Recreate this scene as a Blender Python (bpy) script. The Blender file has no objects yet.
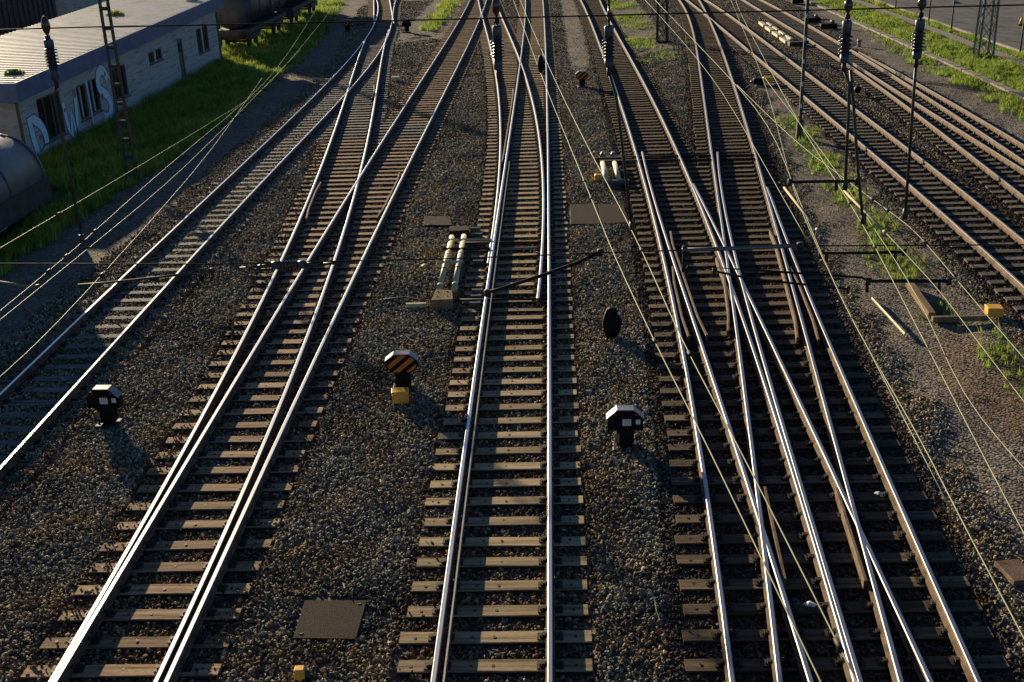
import bpy, bmesh, math, random
import numpy as np
from mathutils import Vector, Matrix
random.seed(7); rng = np.random.default_rng(7)
S = bpy.context.scene
COL = S.collection

# ------------------------------------------------------------------ camera
W, H = 1024, 682
FPX = 1130.0; CAM_H = 9.6
ROLL = math.radians(2.0)
yv = np.array([545.5-512, 341+116.5, -FPX]); yv /= np.linalg.norm(yv)
_A = math.sin(ROLL)*yv[0]-math.cos(ROLL)*yv[1]; _B = -yv[2]
_c, _s = _B, -_A; _n = math.hypot(_c, _s); _c /= _n; _s /= _n
if _c < 0: _c, _s = -_c, -_s
zv = -np.array([math.sin(ROLL)*_c, -math.cos(ROLL)*_c, -_s])
xv = np.cross(yv, zv)
R = np.array([xv, yv, zv])            # rows: world axes seen from the camera
def ray(px, py): return R @ np.array([px-512, 341-py, -FPX])
def P(px, py, z=0.17):                # where a sight line meets the height z
    d = ray(px, py); t = (z-CAM_H)/d[2]
    return Vector((d[0]*t, d[1]*t, z))
def PY(px, py, Y):                    # ... meets the upright plane y = Y
    d = ray(px, py); t = Y/d[1]
    return Vector((d[0]*t, Y, CAM_H+d[2]*t))
def PX(px, py, X):
    d = ray(px, py); t = X/d[0]
    return Vector((X, d[1]*t, CAM_H+d[2]*t))
cam = bpy.data.cameras.new('camera'); camo = bpy.data.objects.new('camera', cam)
COL.objects.link(camo)
cam.sensor_width = 36; cam.lens = FPX/W*36; cam.clip_end = 2000; cam.clip_start = 0.1
camo.matrix_world = Matrix.Translation((0, 0, CAM_H)) @ Matrix(R.tolist()).to_4x4()
S.camera = camo

# ------------------------------------------------------------------ daylight
SUN_AZ, SUN_EL = math.radians(-32), math.radians(12.4)
world = bpy.data.worlds.new('World'); S.world = world; world.use_nodes = True
nt = world.node_tree; bg = nt.nodes['Background']
sky = nt.nodes.new('ShaderNodeTexSky'); sky.sky_type = 'NISHITA'; sky.sun_disc = False
sky.sun_elevation = SUN_EL; sky.sun_rotation = SUN_AZ % (2*math.pi)
nt.links.new(sky.outputs[0], bg.inputs[0]); bg.inputs[1].default_value = 0.05
sky.air_density = 0.72; sky.dust_density = 0.1; sky.ozone_density = 3.5
sun = bpy.data.lights.new('sun', 'SUN'); suno = bpy.data.objects.new('sun', sun); COL.objects.link(suno)
sun.energy = 5.0; sun.angle = math.radians(0.5); sun.color = (1.0, 0.82, 0.55)
sd = Vector((math.sin(SUN_AZ)*math.cos(SUN_EL), math.cos(SUN_AZ)*math.cos(SUN_EL), math.sin(SUN_EL)))
suno.rotation_euler = (-sd).to_track_quat('-Z', 'Y').to_euler()
S.view_settings.view_transform = 'Standard'; S.view_settings.look = 'None'
S.view_settings.exposure = 0.78; S.view_settings.gamma = 1.0

# ------------------------------------------------------------------ helpers
class MB:
    def __init__(s): s.v = []; s.f = []; s.m = []; s.cm = 0; s.sm = []; s.smooth = False
    def add(s, vs, fs):
        o = len(s.v); s.v += [tuple(v) for v in vs]
        for f in fs: s.f.append([i+o for i in f]); s.m.append(s.cm); s.sm.append(s.smooth)
    def box(s, c, d, rz=0, M=None):
        x, y, z = d[0]/2, d[1]/2, d[2]/2; vs = []
        for a, b, e in ((-x,-y,-z),(x,-y,-z),(x,y,-z),(-x,y,-z),(-x,-y,z),(x,-y,z),(x,y,z),(-x,y,z)):
            if rz: a, b = a*math.cos(rz)-b*math.sin(rz), a*math.sin(rz)+b*math.cos(rz)
            v = Vector((a, b, e))
            if M: v = M @ v
            vs.append(v+Vector(c))
        s.add(vs, [(0,3,2,1),(4,5,6,7),(0,1,5,4),(1,2,6,5),(2,3,7,6),(3,0,4,7)])
        return s
    def bbox(s, c, d, b=0.01, rz=0):  # box with a bevelled top edge
        x, y, z = d[0]/2, d[1]/2, d[2]/2; vs = []
        for (hx, hy, hz) in ((x, y, -z), (x, y, z-b), (x-b, y-b, z)):
            for a, e in ((-hx,-hy),(hx,-hy),(hx,hy),(-hx,hy)):
                if rz: a, e = a*math.cos(rz)-e*math.sin(rz), a*math.sin(rz)+e*math.cos(rz)
                vs.append((a+c[0], e+c[1], hz+c[2]))
        fs = [(3,2,1,0), (8,9,10,11)]
        for k in (0, 4):
            for i in range(4): j = (i+1) % 4; fs.append((k+i, k+j, k+4+j, k+4+i))
        s.add(vs, fs); return s
    def tube(s, pts, r, n=8, caps=True):
        pts = [Vector(p) for p in pts]; rs = r if isinstance(r, (list, tuple)) else [r]*len(pts)
        vs = []; fs = []; up = None
        for i, p in enumerate(pts):
            a = pts[max(i-1, 0)]; b = pts[min(i+1, len(pts)-1)]; t = (b-a)
            if t.length < 1e-9: t = Vector((0,0,1))
            t.normalize()
            if up is None: up = Vector((0,0,1)) if abs(t.z) < .9 else Vector((1,0,0))
            u = t.cross(up).normalized(); w = u.cross(t).normalized()
            if abs(t.z) < .98: pass
            for k in range(n):
                an = 2*math.pi*k/n
                vs.append(p+(u*math.cos(an)+w*math.sin(an))*rs[i])
        for i in range(len(pts)-1):
            for k in range(n):
                j = (k+1) % n
                fs.append((i*n+k, i*n+j, (i+1)*n+j, (i+1)*n+k))
        if caps: fs.append(tuple(range(n-1, -1, -1))); fs.append(tuple((len(pts)-1)*n+k for k in range(n)))
        sm = s.smooth; s.smooth = n > 5; s.add(vs, fs); s.smooth = sm
        return s
    def prism(s, prof, a, b, M):      # closed profile (x,z) in the frame M, from y=a to y=b
        n = len(prof); vs = [M @ Vector((p[0], a, p[1])) for p in prof]+[M @ Vector((p[0], b, p[1])) for p in prof]
        fs = [tuple(range(n)), tuple(range(2*n-1, n-1, -1))]
        for i in range(n): j = (i+1) % n; fs.append((i, i+n, j+n, j))
        s.add(vs, fs); return s
    def build(s, name, mats, parent=None, loc=(0,0,0), mesh_only=False):
        me = bpy.data.meshes.new(name); loc = Vector(loc)
        vs = [tuple(Vector(v)-loc) for v in s.v] if loc.length else s.v
        me.from_pydata(vs, [], s.f)
        if not isinstance(mats, (list, tuple)): mats = [mats]
        for m in mats: me.materials.append(m)
        me.polygons.foreach_set('material_index', s.m)
        me.polygons.foreach_set('use_smooth', s.sm); me.update()
        bm = bmesh.new(); bm.from_mesh(me); bmesh.ops.recalc_face_normals(bm, faces=bm.faces); bm.to_mesh(me); bm.free()
        if mesh_only: return me
        return link(name, me, parent)
def link(name, me, parent=None, loc=None):
    o = bpy.data.objects.new(name, me); COL.objects.link(o)
    if parent: o.parent = parent
    if loc is not None: o.location = loc
    return o
def tag(o, label=None, cat=None, group=None, kind=None):
    if label: o['label'] = label
    if cat: o['category'] = cat
    if group: o['group'] = group
    if kind: o['kind'] = kind
    return o
def thing(name, loc, label, cat, group=None):
    o = bpy.data.objects.new(name, None); COL.objects.link(o); o.location = loc
    o.empty_display_size = .2
    return tag(o, label, cat, group)

# ------------------------------------------------------------------ materials
def mat(name, cols, scale=8, rough=.8, metal=0, bump=0, bscale=None, rand=0, detail=4, dist=.02, stretch=None, spec=None, trans=0, streak=None):
    """cols: 1-4 colours mixed by noise; rand: brightness change from object to object"""
    m = bpy.data.materials.new(name); m.use_nodes = True; n = m.node_tree.nodes; l = m.node_tree.links
    b = n['Principled BSDF']; b.inputs['Roughness'].default_value = rough; b.inputs['Metallic'].default_value = metal
    if spec is not None: b.inputs['Specular IOR Level'].default_value = spec
    tc = n.new('ShaderNodeTexCoord'); src = tc.outputs['Object']
    if stretch:
        mp = n.new('ShaderNodeMapping'); mp.inputs['Scale'].default_value = stretch; l.new(src, mp.inputs[0]); src = mp.outputs[0]
    if rand:
        oi = n.new('ShaderNodeObjectInfo'); va = n.new('ShaderNodeVectorMath'); va.operation = 'ADD'
        sc = n.new('ShaderNodeMath'); sc.operation = 'MULTIPLY'; sc.inputs[1].default_value = 37.0
        l.new(oi.outputs['Random'], sc.inputs[0]); l.new(src, va.inputs[0]); l.new(sc.outputs[0], va.inputs[1]); src = va.outputs[0]
    c4 = [tuple(c)+(1,) if len(c) == 3 else c for c in cols]
    if len(cols) > 1:
        no = n.new('ShaderNodeTexNoise'); no.inputs['Scale'].default_value = scale; no.inputs['Detail'].default_value = detail
        l.new(src, no.inputs['Vector'])
        r = n.new('ShaderNodeValToRGB'); e = r.color_ramp.elements
        e[0].position = .32; e[0].color = c4[0]; e[1].position = .68; e[1].color = c4[-1]
        for i, c in enumerate(c4[1:-1]):
            q = e.new(.32+.36*(i+1)/(len(c4)-1)); q.color = c
        l.new(no.outputs[0], r.inputs[0]); out = r.outputs[0]
    else:
        rg = n.new('ShaderNodeRGB'); rg.outputs[0].default_value = c4[0]; out = rg.outputs[0]
    if rand:
        hs = n.new('ShaderNodeHueSaturation'); mr = n.new('ShaderNodeMapRange')
        mr.inputs[3].default_value = 1-rand; mr.inputs[4].default_value = 1+rand
        l.new(oi.outputs['Random'], mr.inputs[0]); l.new(mr.outputs[0], hs.inputs['Value'])
        l.new(out, hs.inputs['Color']); out = hs.outputs[0]
    l.new(out, b.inputs['Base Color'])
    if bump:
        nb = n.new('ShaderNodeTexNoise'); nb.inputs['Scale'].default_value = bscale or scale*4; nb.inputs['Detail'].default_value = 5
        l.new(src, nb.inputs['Vector'])
        bp = n.new('ShaderNodeBump'); bp.inputs['Strength'].default_value = bump; bp.inputs['Distance'].default_value = dist
        l.new(nb.outputs[0], bp.inputs['Height']); l.new(bp.outputs[0], b.inputs['Normal'])
    if trans:
        tr = n.new('ShaderNodeBsdfTranslucent'); l.new(out, tr.inputs[0]); mx = n.new('ShaderNodeMixShader')
        mx.inputs[0].default_value = trans; l.new(b.outputs[0], mx.inputs[1]); l.new(tr.outputs[0], mx.inputs[2])
        l.new(mx.outputs[0], n['Material Output'].inputs[0])
    return m
def stone_mat(name, cols, grey, brown, pale=.05):
    m = mat(name, cols, 5, .8, rand=.8, bump=.4, bscale=30, spec=.25)
    n = m.node_tree.nodes; l = m.node_tree.links          # patches of brown and of grey stones, a few pale ones
    oi = n.new('ShaderNodeObjectInfo'); no = n.new('ShaderNodeTexNoise'); no.inputs['Scale'].default_value = .9; no.inputs['Detail'].default_value = 4
    l.new(oi.outputs['Location'], no.inputs['Vector']); rp = n.new('ShaderNodeValToRGB')
    rp.color_ramp.elements[0].position = .38; rp.color_ramp.elements[0].color = grey+(1,); rp.color_ramp.elements[1].position = .64; rp.color_ramp.elements[1].color = brown+(1,)
    l.new(no.outputs[0], rp.inputs[0])
    b = n['Principled BSDF']; src = b.inputs['Base Color'].links[0].from_socket
    def mul(a, c):
        x = n.new('ShaderNodeMix'); x.data_type = 'RGBA'; x.blend_type = 'MULTIPLY'; x.inputs[0].default_value = 1; l.new(a, x.inputs[6]); l.new(c, x.inputs[7]); return x.outputs[2]
    wn = n.new('ShaderNodeTexWhiteNoise'); l.new(oi.outputs['Location'], wn.inputs['Vector']); r2 = n.new('ShaderNodeValToRGB'); r2.color_ramp.interpolation = 'CONSTANT'
    e = r2.color_ramp.elements; e[0].color = (.8,.8,.8,1); e[1].position = 1-pale; e[1].color = (1.9,1.8,1.6,1); q = e.new(.35); q.color = (1.0,.97,.92,1); q = e.new(.75); q.color = (1.25,1.15,.98,1)
    n3 = n.new('ShaderNodeTexNoise'); n3.inputs['Scale'].default_value = .33; n3.inputs['Detail'].default_value = 6; l.new(oi.outputs['Location'], n3.inputs['Vector'])
    r3 = n.new('ShaderNodeValToRGB'); r3.color_ramp.elements[0].position = .36; r3.color_ramp.elements[0].color = (.55,.53,.5,1); r3.color_ramp.elements[1].position = .52; r3.color_ramp.elements[1].color = (1.15,1.15,1.15,1); l.new(n3.outputs[0], r3.inputs[0])
    l.new(wn.outputs[0], r2.inputs[0]); l.new(mul(mul(mul(src, r3.outputs[0]), rp.outputs[0]), r2.outputs[0]), b.inputs['Base Color']); return m
M_stone = stone_mat('ballast_stone', [(.06,.055,.046),(.23,.208,.162),(.48,.44,.345)], (.88,.95,.98), (1.12,.92,.68))
M_stoner = stone_mat('rusty_ballast_stone', [(.04,.03,.022),(.14,.10,.068),(.28,.215,.15)], (.95,.97,1.0), (1.2,.85,.6), .04)
M_stoned = stone_mat('oily_ballast_stone', [(.025,.022,.019),(.07,.058,.046),(.13,.105,.08)], (.9,.93,1.0), (1.25,.85,.6), .02)
M_sleep = mat('sleeper_wood', [(.15,.10,.06),(.31,.225,.135),(.42,.32,.20)], 3, .85, rand=.22, bump=.45, bscale=26, stretch=(.6,5,2), spec=.12)
M_sleept = mat('sleeper_tan', [(.19,.135,.08),(.38,.285,.17),(.50,.39,.24)], 3, .85, rand=.25, bump=.5, bscale=26, stretch=(.6,5,2), spec=.12)
M_sleepr = mat('sleeper_red_brown', [(.15,.09,.055),(.33,.22,.135),(.45,.32,.20)], 3, .85, rand=.3, bump=.5, bscale=26, stretch=(.6,5,2), spec=.12)
M_sleepk = mat('sleeper_dark_brown', [(.06,.042,.028),(.13,.095,.062),(.21,.155,.10)], 3, .85, rand=.3, bump=.5, bscale=26, stretch=(.6,5,2), spec=.12)
M_side = mat('sleeper_side_shade', [(.03,.024,.018),(.065,.05,.036)], 6, .9, bump=.4, bscale=30, spec=.12)  # shade of the sleepers' long faces put into a dark colour
M_topx = mat('rail_dull_polished', [(.40,.42,.46),(.56,.58,.62)], 3, .40, 1, bump=.04, bscale=18, stretch=(20,.5,1))
M_bev = mat('rail_shoulder', [(.18,.17,.165),(.30,.29,.28)], 4, .5, .9, bump=.1, bscale=20)
M_sleepc = mat('sleeper_weathered', [(.08,.07,.06),(.15,.132,.11),(.22,.195,.16)], 3, .8, rand=.2, bump=.4, bscale=26, stretch=(.6,5,2), spec=.12)
M_sleepd = mat('sleeper_dark', [(.10,.10,.10),(.19,.185,.175),(.28,.27,.25)], 3, .85, rand=.25, bump=.4, bscale=26, stretch=(.6,5,2), spec=.12)
M_top = mat('rail_polished', [(.62,.64,.68),(.78,.79,.81)], 3, .36, 1, bump=.04, bscale=18, stretch=(20,.5,1))
M_topr = mat('rail_less_used', [(.42,.36,.29),(.55,.49,.41),(.6,.55,.49)], 4, .4, .75, bump=.1, bscale=18, stretch=(10,.7,1))
M_rust = mat('rail_rust', [(.08,.05,.03),(.15,.095,.06),(.21,.14,.09)], 5, .85, .1, bump=.4, bscale=40)
M_iron = mat('dark_iron', [(.02,.017,.015),(.05,.038,.03)], 9, .65, .3, bump=.3, bscale=50)
M_black = mat('black_paint', [(.004,.004,.005),(.009,.009,.011)], 6, .6, bump=.1, spec=.12)
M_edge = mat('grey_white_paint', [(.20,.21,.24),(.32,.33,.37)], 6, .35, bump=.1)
M_white = mat('white_paint', [(.62,.62,.64),(.8,.8,.8)], 7, .4)
M_yellow = mat('yellow_paint', [(.80,.38,.035),(.88,.46,.06)], 9, .5, bump=.15)
M_orange = mat('orange_paint', [(.46,.115,.018),(.58,.16,.03)], 9, .5, bump=.1)
M_cream = mat('cream_paint', [(.50,.44,.24),(.66,.60,.40),(.4,.33,.16)], 7, .5, bump=.2)
M_slab = mat('brown_slab', [(.026,.018,.015),(.044,.031,.026),(.034,.025,.021)], 14, .85, bump=.5, bscale=60, spec=.12)
M_conc = mat('concrete', [(.24,.22,.19),(.36,.33,.28)], 5, .9, bump=.5, bscale=40, spec=.12)
M_rod = mat('dark_green_metal', [(.03,.04,.035),(.06,.07,.06)], 8, .5, .5)
M_wire = mat('copper_patina_wire', [(.15,.165,.085),(.22,.235,.12)], 5, .6, .1)
M_dwire = mat('dark_wire', [(.012,.013,.014),(.025,.025,.025)], 5, .75, spec=.15)
M_alu = mat('grey_tube', [(.12,.13,.13),(.19,.20,.20)], 7, .4, .7)
M_ins = mat('insulator_glaze', [(.035,.022,.018),(.06,.035,.028)], 5, .18, spec=.7)
M_cap = mat('insulator_cap', [(.05,.065,.085),(.09,.11,.14)], 8, .5, .4)
M_mast = mat('mast_paint', [(.14,.16,.13),(.26,.28,.22)], 6, .6, .2, bump=.2)
M_mastd = mat('mast_dark', [(.035,.04,.04),(.07,.075,.07)], 6, .6, .2)
M_wood = mat('old_plank', [(.16,.11,.065),(.28,.2,.12)], 4, .85, bump=.5, bscale=30, stretch=(1,.2,1), spec=.12)
M_paper = mat('litter', [(.7,.68,.66),(.8,.78,.76)], 9, .8)
M_roof = mat('roof_sheet', [(.62,.58,.52),(.78,.74,.67),(.55,.49,.42)], 2.2, .6, bump=.2, stretch=(.5,3,1))
M_fascia = mat('fascia_sheet', [(.09,.14,.26),(.14,.19,.33)], 2, .5, bump=.1, spec=.12)
M_wall = mat('painted_wall', [(.36,.37,.39),(.52,.53,.55),(.28,.28,.28)], 1.3, .85, bump=.4, bscale=12, stretch=(1,.5,4), spec=.12)
M_wallg = mat('stained_wall', [(.26,.24,.21),(.36,.33,.3)], 1.5, .85, bump=.4, bscale=12, spec=.12)
M_frame = mat('window_frame_brown', [(.10,.08,.06),(.17,.13,.10)], 6, .6)
M_pane = mat('dark_pane', [(.01,.012,.014),(.03,.03,.03)], 3, .12, spec=.6)
M_door = mat('door_wood', [(.13,.10,.07),(.2,.155,.11)], 4, .7, bump=.3, stretch=(1,1,.2))
M_gb = mat('spray_light_blue', [(.52,.80,.97),(.62,.86,.98)], 7, .6)
M_gd = mat('spray_dark_blue', [(.02,.05,.20),(.04,.09,.28)], 7, .6)
M_gp = mat('spray_pink', [(.45,.12,.18),(.36,.1,.2)], 7, .6)
M_tank = mat('tank_steel', [(.075,.085,.105),(.11,.12,.145),(.07,.075,.09)], 1.5, .45, .2, bump=.1, bscale=5)
M_tankk = mat('dark_tank_paint', [(.03,.036,.048),(.055,.06,.075)], 2, .5, .2, bump=.1)
M_tankd = mat('tank_dirt', [(.03,.03,.035),(.06,.058,.06)], 4, .7, bump=.3)
M_blade = mat('grass_blade', [(.14,.27,.04),(.24,.39,.06),(.36,.45,.10)], 3, .7, rand=.45, trans=.5, spec=.12)
M_blady = mat('dry_blade', [(.24,.29,.05),(.42,.40,.10)], 3, .7, rand=.35, trans=.45, spec=.12)
M_bush = mat('bush_leaf', [(.06,.13,.02),(.14,.21,.04)], 3, .6, rand=.3, trans=.4, spec=.12)
M_asph = mat('asphalt', [(.13,.13,.125),(.19,.185,.175)], .7, .9, bump=.5, bscale=60, spec=.12)
M_post = mat('fence_post', [(.05,.05,.045),(.09,.085,.075)], 7, .7)
M_straw = mat('dry_stalk', [(.4,.35,.22)], 3, .8)
RAILPX = {
'T1L': [(0,395),(55,341),(135,265),(234,171),(288,120.6),(325.5,85),(336,75.6),(356,55),(366.6,36),(372,19),(376.6,9),(380,0)],
'T1R': [(0,468),(115,342),(175,275),(255,190),(288,154.5),(316,126),(345.5,94),(353.5,84),(368.5,67.5),(382,47.5),(387,40),(392,16),(395,5),(396,0)],
'T2L': [(51,682),(147.5,513),(210,400),(241,342),(256,313),(281,263),(303,215),(321,170),(329,145),(337,121),(344,99),(349.5,85),(355,70),(361,49),(366,39)],
'T2R': [(155.5,682),(195.5,597),(234,511),(246.5,485),(282,400),(306,341),(320,303),(333,263),(343,236),(361.8,170),(366,145),(370.5,121),(374,101),(378.5,85),(382,62.5),(386,41),(390,25)],
'T3L': [(56,682),(104.5,597),(155.5,513),(200,440),(223,400),(261,340),(286,303),(308,261),(323,233),(346,193),(366,169),(380.5,147.5),(394,122.5),(415.5,90.6),(420,85),(434.7,57),(463.5,14),(470,0)],
'T3R': [(166,682),(205.5,597),(244.5,511),(256.5,485),(296,400),(324,341),(341,303),(361,263),(381,221),(406,170),(415.5,152.5),(448,84.5),(460.6,60.5),(473,33),(481.5,16.4),(486.5,0)],
'AL': [(478.3,0),(482,13),(488.4,38),(491.5,53),(498,88),(499.9,107),(501,128),(500.5,150),(499.4,172),(497.4,197),(495,216),(491.7,242)],
'AR': [(498.4,8),(507.3,30),(515.5,50),(520,58),(529,86.5),(534.3,107),(538,129.5),(541,152),(542.8,172),(544,197),(544.3,222),(542.4,252),(541,257),(539.9,278),(538.6,298)],
'CL': [(525,0),(526,19),(524.3,34),(520.5,58),(516.7,86.5),(511.7,121),(509,141),(505,172),(500.5,194.5),(497.4,213),(494.9,234.5),(492.2,257),(481.4,342),(467.7,427),(456.5,512),(444.3,597),(433.4,682)],
'CR': [(541.5,0),(544.5,13),(546,30),(547,60),(547.2,87),(547.7,130),(548,172),(548.6,257),(549.5,342),(549.4,427),(549.6,512),(550.4,597),(550.75,682)],
'T5L': [(580.6,0),(589,16),(597.5,36),(603.5,54),(608.8,70),(613.6,85),(618,96),(623.8,115),(630,134),(635,147.5),(642,170),(647.5,190),(653.8,213),(661,243),(667,270),(673,300),(678.8,329),(683.8,360),(688.8,385),(695.8,417),(707,505),(721.9,597),(733,682)],
'T5R': [(598.5,0),(603.5,7.5),(610,17.5),(616,30),(625,45),(631,57.5),(637.5,71),(644.2,85),(652.5,101),(660,116),(667.5,131),(676,151),(686,170),(693,186),(705,215),(715,240),(720.8,255),(738,300),(765,385),(792,470),(818.8,555),(832,597),(855,682)],
'DL': [(642,152),(647,170),(652.5,194),(660,216),(668.8,245),(677.5,272.5),(687,300),(695,327.5),(703.8,352.5),(715,385),(732.5,432.5),(743.8,470),(784,597),(811,682)],
'DR': [(693,184),(703,201),(713,225),(725.8,247),(752,300),(791,385),(832,470),(851,511),(872.5,555),(890.6,597),(931,682)],
'EL': [(679.5,0),(687.6,12.5),(692.6,29),(695.8,44),(699,62.5),(702,85),(705.8,105),(708,125),(711,147.5),(714.5,170),(719,201),(722,225),(724.5,245),(733,300),(744,385),(755,470),(770,597),(780,682)],
'ER': [(698,0),(708,15),(712.6,22.5),(719,37.5),(724,52.5),(728,66),(733.5,85),(740.8,106),(747,129),(753,149),(759.5,170),(765.8,192.5),(772,216),(778,235),(784.5,255),(790.8,276),(798,305),(808,340),(820.5,385),(844,470),(863,545),(878,597),(900,682)],
'FL': [(717,152),(719.5,170),(723,195),(727,217.5),(730.8,236),(735,255),(746,300),(770,385),(797,470),(835.6,597),(859.5,682)],
'FR': [(767,187),(774.5,207.5),(780.8,224),(793,255),(802,277.5),(810.8,298.5),(828,341),(846,385),(868,427),(884,470),(903,509),(940,597),(979,682)],
'T7L': [(687.6,0),(697,7.5),(708,16),(718,25),(729.5,34),(742,44),(753,54),(772,70),(791.2,84.5),(804,96),(820,110),(834,121),(849,134),(864,146),(879,157.5),(894,170),(918.5,194),(939.8,212.5),(962,231),(992,255),(1023,287)],
'T7R': [(706.4,0),(725.8,13),(747,27.5),(767,42.5),(784,55.5),(800,68),(824,85),(840,97.5),(854,109),(871.5,121),(890,135),(908.5,149),(937,170),(956,186),(976,202.5),(996,219),(1023.5,240)],
'T8L': [(744,0),(767,14),(781,22.5),(804,36),(821.5,47.5),(834,55),(851.5,67.5),(878,85),(896,99),(921,117.5),(946,135),(971,155),(987,170),(1006,182.5),(1023.5,196)],
'T8R': [(762.6,0),(784,12),(804,22.5),(821.5,32.5),(844,45),(853,50),(871.5,61),(890,74),(908,85),(923.5,95),(946,110),(971,126),(996,142.5),(1023.5,160)],
'T9L': [(851.5,62.5),(871.5,75),(889,85),(909,97.5),(918.5,105),(946,122.5),(971,137.5),(996,152.5),(1023.5,170)],
'T9R': [(853,49),(871.5,59),(890,69),(911.5,80),(921,85),(946,99),(971,114),(996,129),(1023.5,145)],
'T0L': [(373.5,0),(375,7.5),(373.5,14)],
'T0R': [(389.7,0),(391,6),(392,12.5)],
}
# ------------------------------------------------------------------ track alignment
def fit(pts, z=0.17, dmax=5):
    A = np.array([list(P(x, y, z))[:2] for x, y in pts]); A = A[np.argsort(A[:, 1])]
    w = 1.0/(A[:, 1]+4); y0, y1 = A[0, 1], A[-1, 1]; u = (A[:, 1]-y0)/(y1-y0)
    top = dmax if len(pts) > 12 else (3 if len(pts) > 4 else 1)
    for d in range(min(2, top), top+1):
        co = np.polyfit(u, A[:, 0], d, w=w)
        if np.abs((np.polyval(co, u)-A[:, 0])*900*w).max() < 1.3: break
    dc = np.polyder(co)
    def f(y):
        y = np.asarray(y, float); q = np.clip((y-y0)/(y1-y0), 0, 1)
        return np.polyval(co, q)+np.polyval(dc, q)/(y1-y0)*(y-np.clip(y, y0, y1))
    f.y0, f.y1 = y0, y1
    return f
RF = {k: fit(v) for k, v in RAILPX.items()}
YN, YF = 3.0, 118.0
#  name: (left rail, right rail, y range of left, y range of right, interval range, label, polished)
TPROF = None
TR = [
 ('T1', 'T1L','T1R', (YN,YF),(YN,YF),(YN,YF), 'leftmost railway track, shaded in front, beside the footpath and curving right behind', M_top, M_sleepd),
 ('T2', 'T2L','T2R', (YN,79),(9,84),(YN,82), 'second railway track from the left, joining its right neighbour at the lower left', M_top, M_sleepr),
 ('T0', 'T0L','T0R', (88,YF),(88,YF),(88,YF), 'short far branch turning off left behind the switch by the two far dwarf signals', M_top, M_sleep),
 ('T3', 'T3L','T3R', (8,YF),(YN,YF),(YN,YF), 'third railway track from the left, straight, passing left of the striped dwarf signal', M_top, M_sleepr),
 ('A', 'AL','AR', (29,YF),(26.1,YF),(26.1,YF), 'diverging track that leaves the central track to the left behind the point machine', M_top, M_sleept),
 ('C', 'CL','CR', (YN,YF),(YN,YF),(YN,YF), 'central straight railway track with tan sleepers running up the middle', M_top, M_sleept),
 ('T5', 'T5L','T5R', (YN,YF),(YN,YF),(YN,YF), 'left track of the double crossover right of the centre', M_topx, M_sleepk),
 ('D', 'DL','DR', (YN,42),(YN,37),(YN,42), 'crossing track of the crossover running from the left track to the right edge', M_topx, M_sleepk),
 ('E', 'EL','ER', (YN,YF),(YN,YF),(YN,YF), 'right track of the crossover that swings left towards the camera', M_topx, M_sleepk),
 ('F', 'FL','FR', (11,41.6),(YN,36.3),(YN,40), 'outer right track of the crossover beside the brown dirt strip', M_topx, M_sleepk),
 ('T7', 'T7L','T7R', (YN,YF),(YN,YF),(YN,YF), 'rusty straight track right of the weedy service strip', M_topr, M_sleepc),
 ('T8', 'T8L','T8R', (YN,YF),(YN,YF),(YN,YF), 'rusty track second from the right edge, left leg of the far right switch', M_topr, M_sleepc),
 ('T9', 'T9L','T9R', (YN,62),(YN,66),(YN,60), 'rightmost rusty track, right leg of the far right switch beside the dirt bank', M_topr, M_sleepc),
]
PROF = [(-.0625,.0),(.0625,.0),(.0625,.014),(.012,.034),(.008,.115),(.034,.130),(.036,.148),(.025,.157),(-.025,.157),(-.036,.148),(-.034,.130),(-.008,.115),(-.012,.034),(-.0625,.014)]
def rail_mesh(name, f, ya, yb, zoff, top, parent, loc, step=1.0, off=0, prof=PROF, zb=.017, flare=False):
    n = max(3, int((yb-ya)/step)+1); ys = np.linspace(ya, yb, n); xs = f(ys)+off
    if flare:
        xs = xs+np.sign(off)*np.interp(ys, [ya, ya+1.2, yb-1.2, yb], [.06, 0, 0, .06])
    dx = np.gradient(xs, ys); m = MB(); N = len(prof); vs = []
    for x, y, d in zip(xs, ys, dx):
        c = 1/math.sqrt(1+d*d); nx, ny = c, -d*c
        for a, b in prof: vs.append((x+a*nx, y+a*ny, b+zb+zoff))
    fs = []; ms = []
    for i in range(n-1):
        for k in range(N):
            j = (k+1) % N; fs.append((i*N+k, i*N+j, (i+1)*N+j, (i+1)*N+k)); ms.append((1 if k == 7 else 2 if k in (6, 8) else 0) if N == 14 else 0)
    m.add(vs, fs); m.m = ms
    m.add(vs[:N], [tuple(range(N))]); m.add(vs[-N:], [tuple(range(N))])
    return m.build(name, [M_topr if prof is TPROF else M_rust, top, M_bev if top in (M_top, M_topx) else M_rust if top is M_rust else M_topr], parent, loc)
TH = {}; zc = 0
for key, l, r, yl, yr, yi, label, top, sm in TR:
    x0 = float(RF[l](yi[0])+RF[r](yi[0]))/2
    t = thing('railway_track', (x0, yi[0], 0), label, 'railway track', 'railway tracks of the station throat'); TH[key] = t
    for rk, (a, b) in ((l, yl), (r, yr)):
        rail_mesh('rail', RF[rk], a, b, zc*.0009, top, t, t.location); zc += 1
TPROF = [(-.012,.02),(.012,.02),(.012,.150),(-.012,.150)]
GPROF = [(-.03,.0),(.03,.0),(.03,.14),(.02,.150),(-.02,.150),(-.03,.14)]
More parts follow.
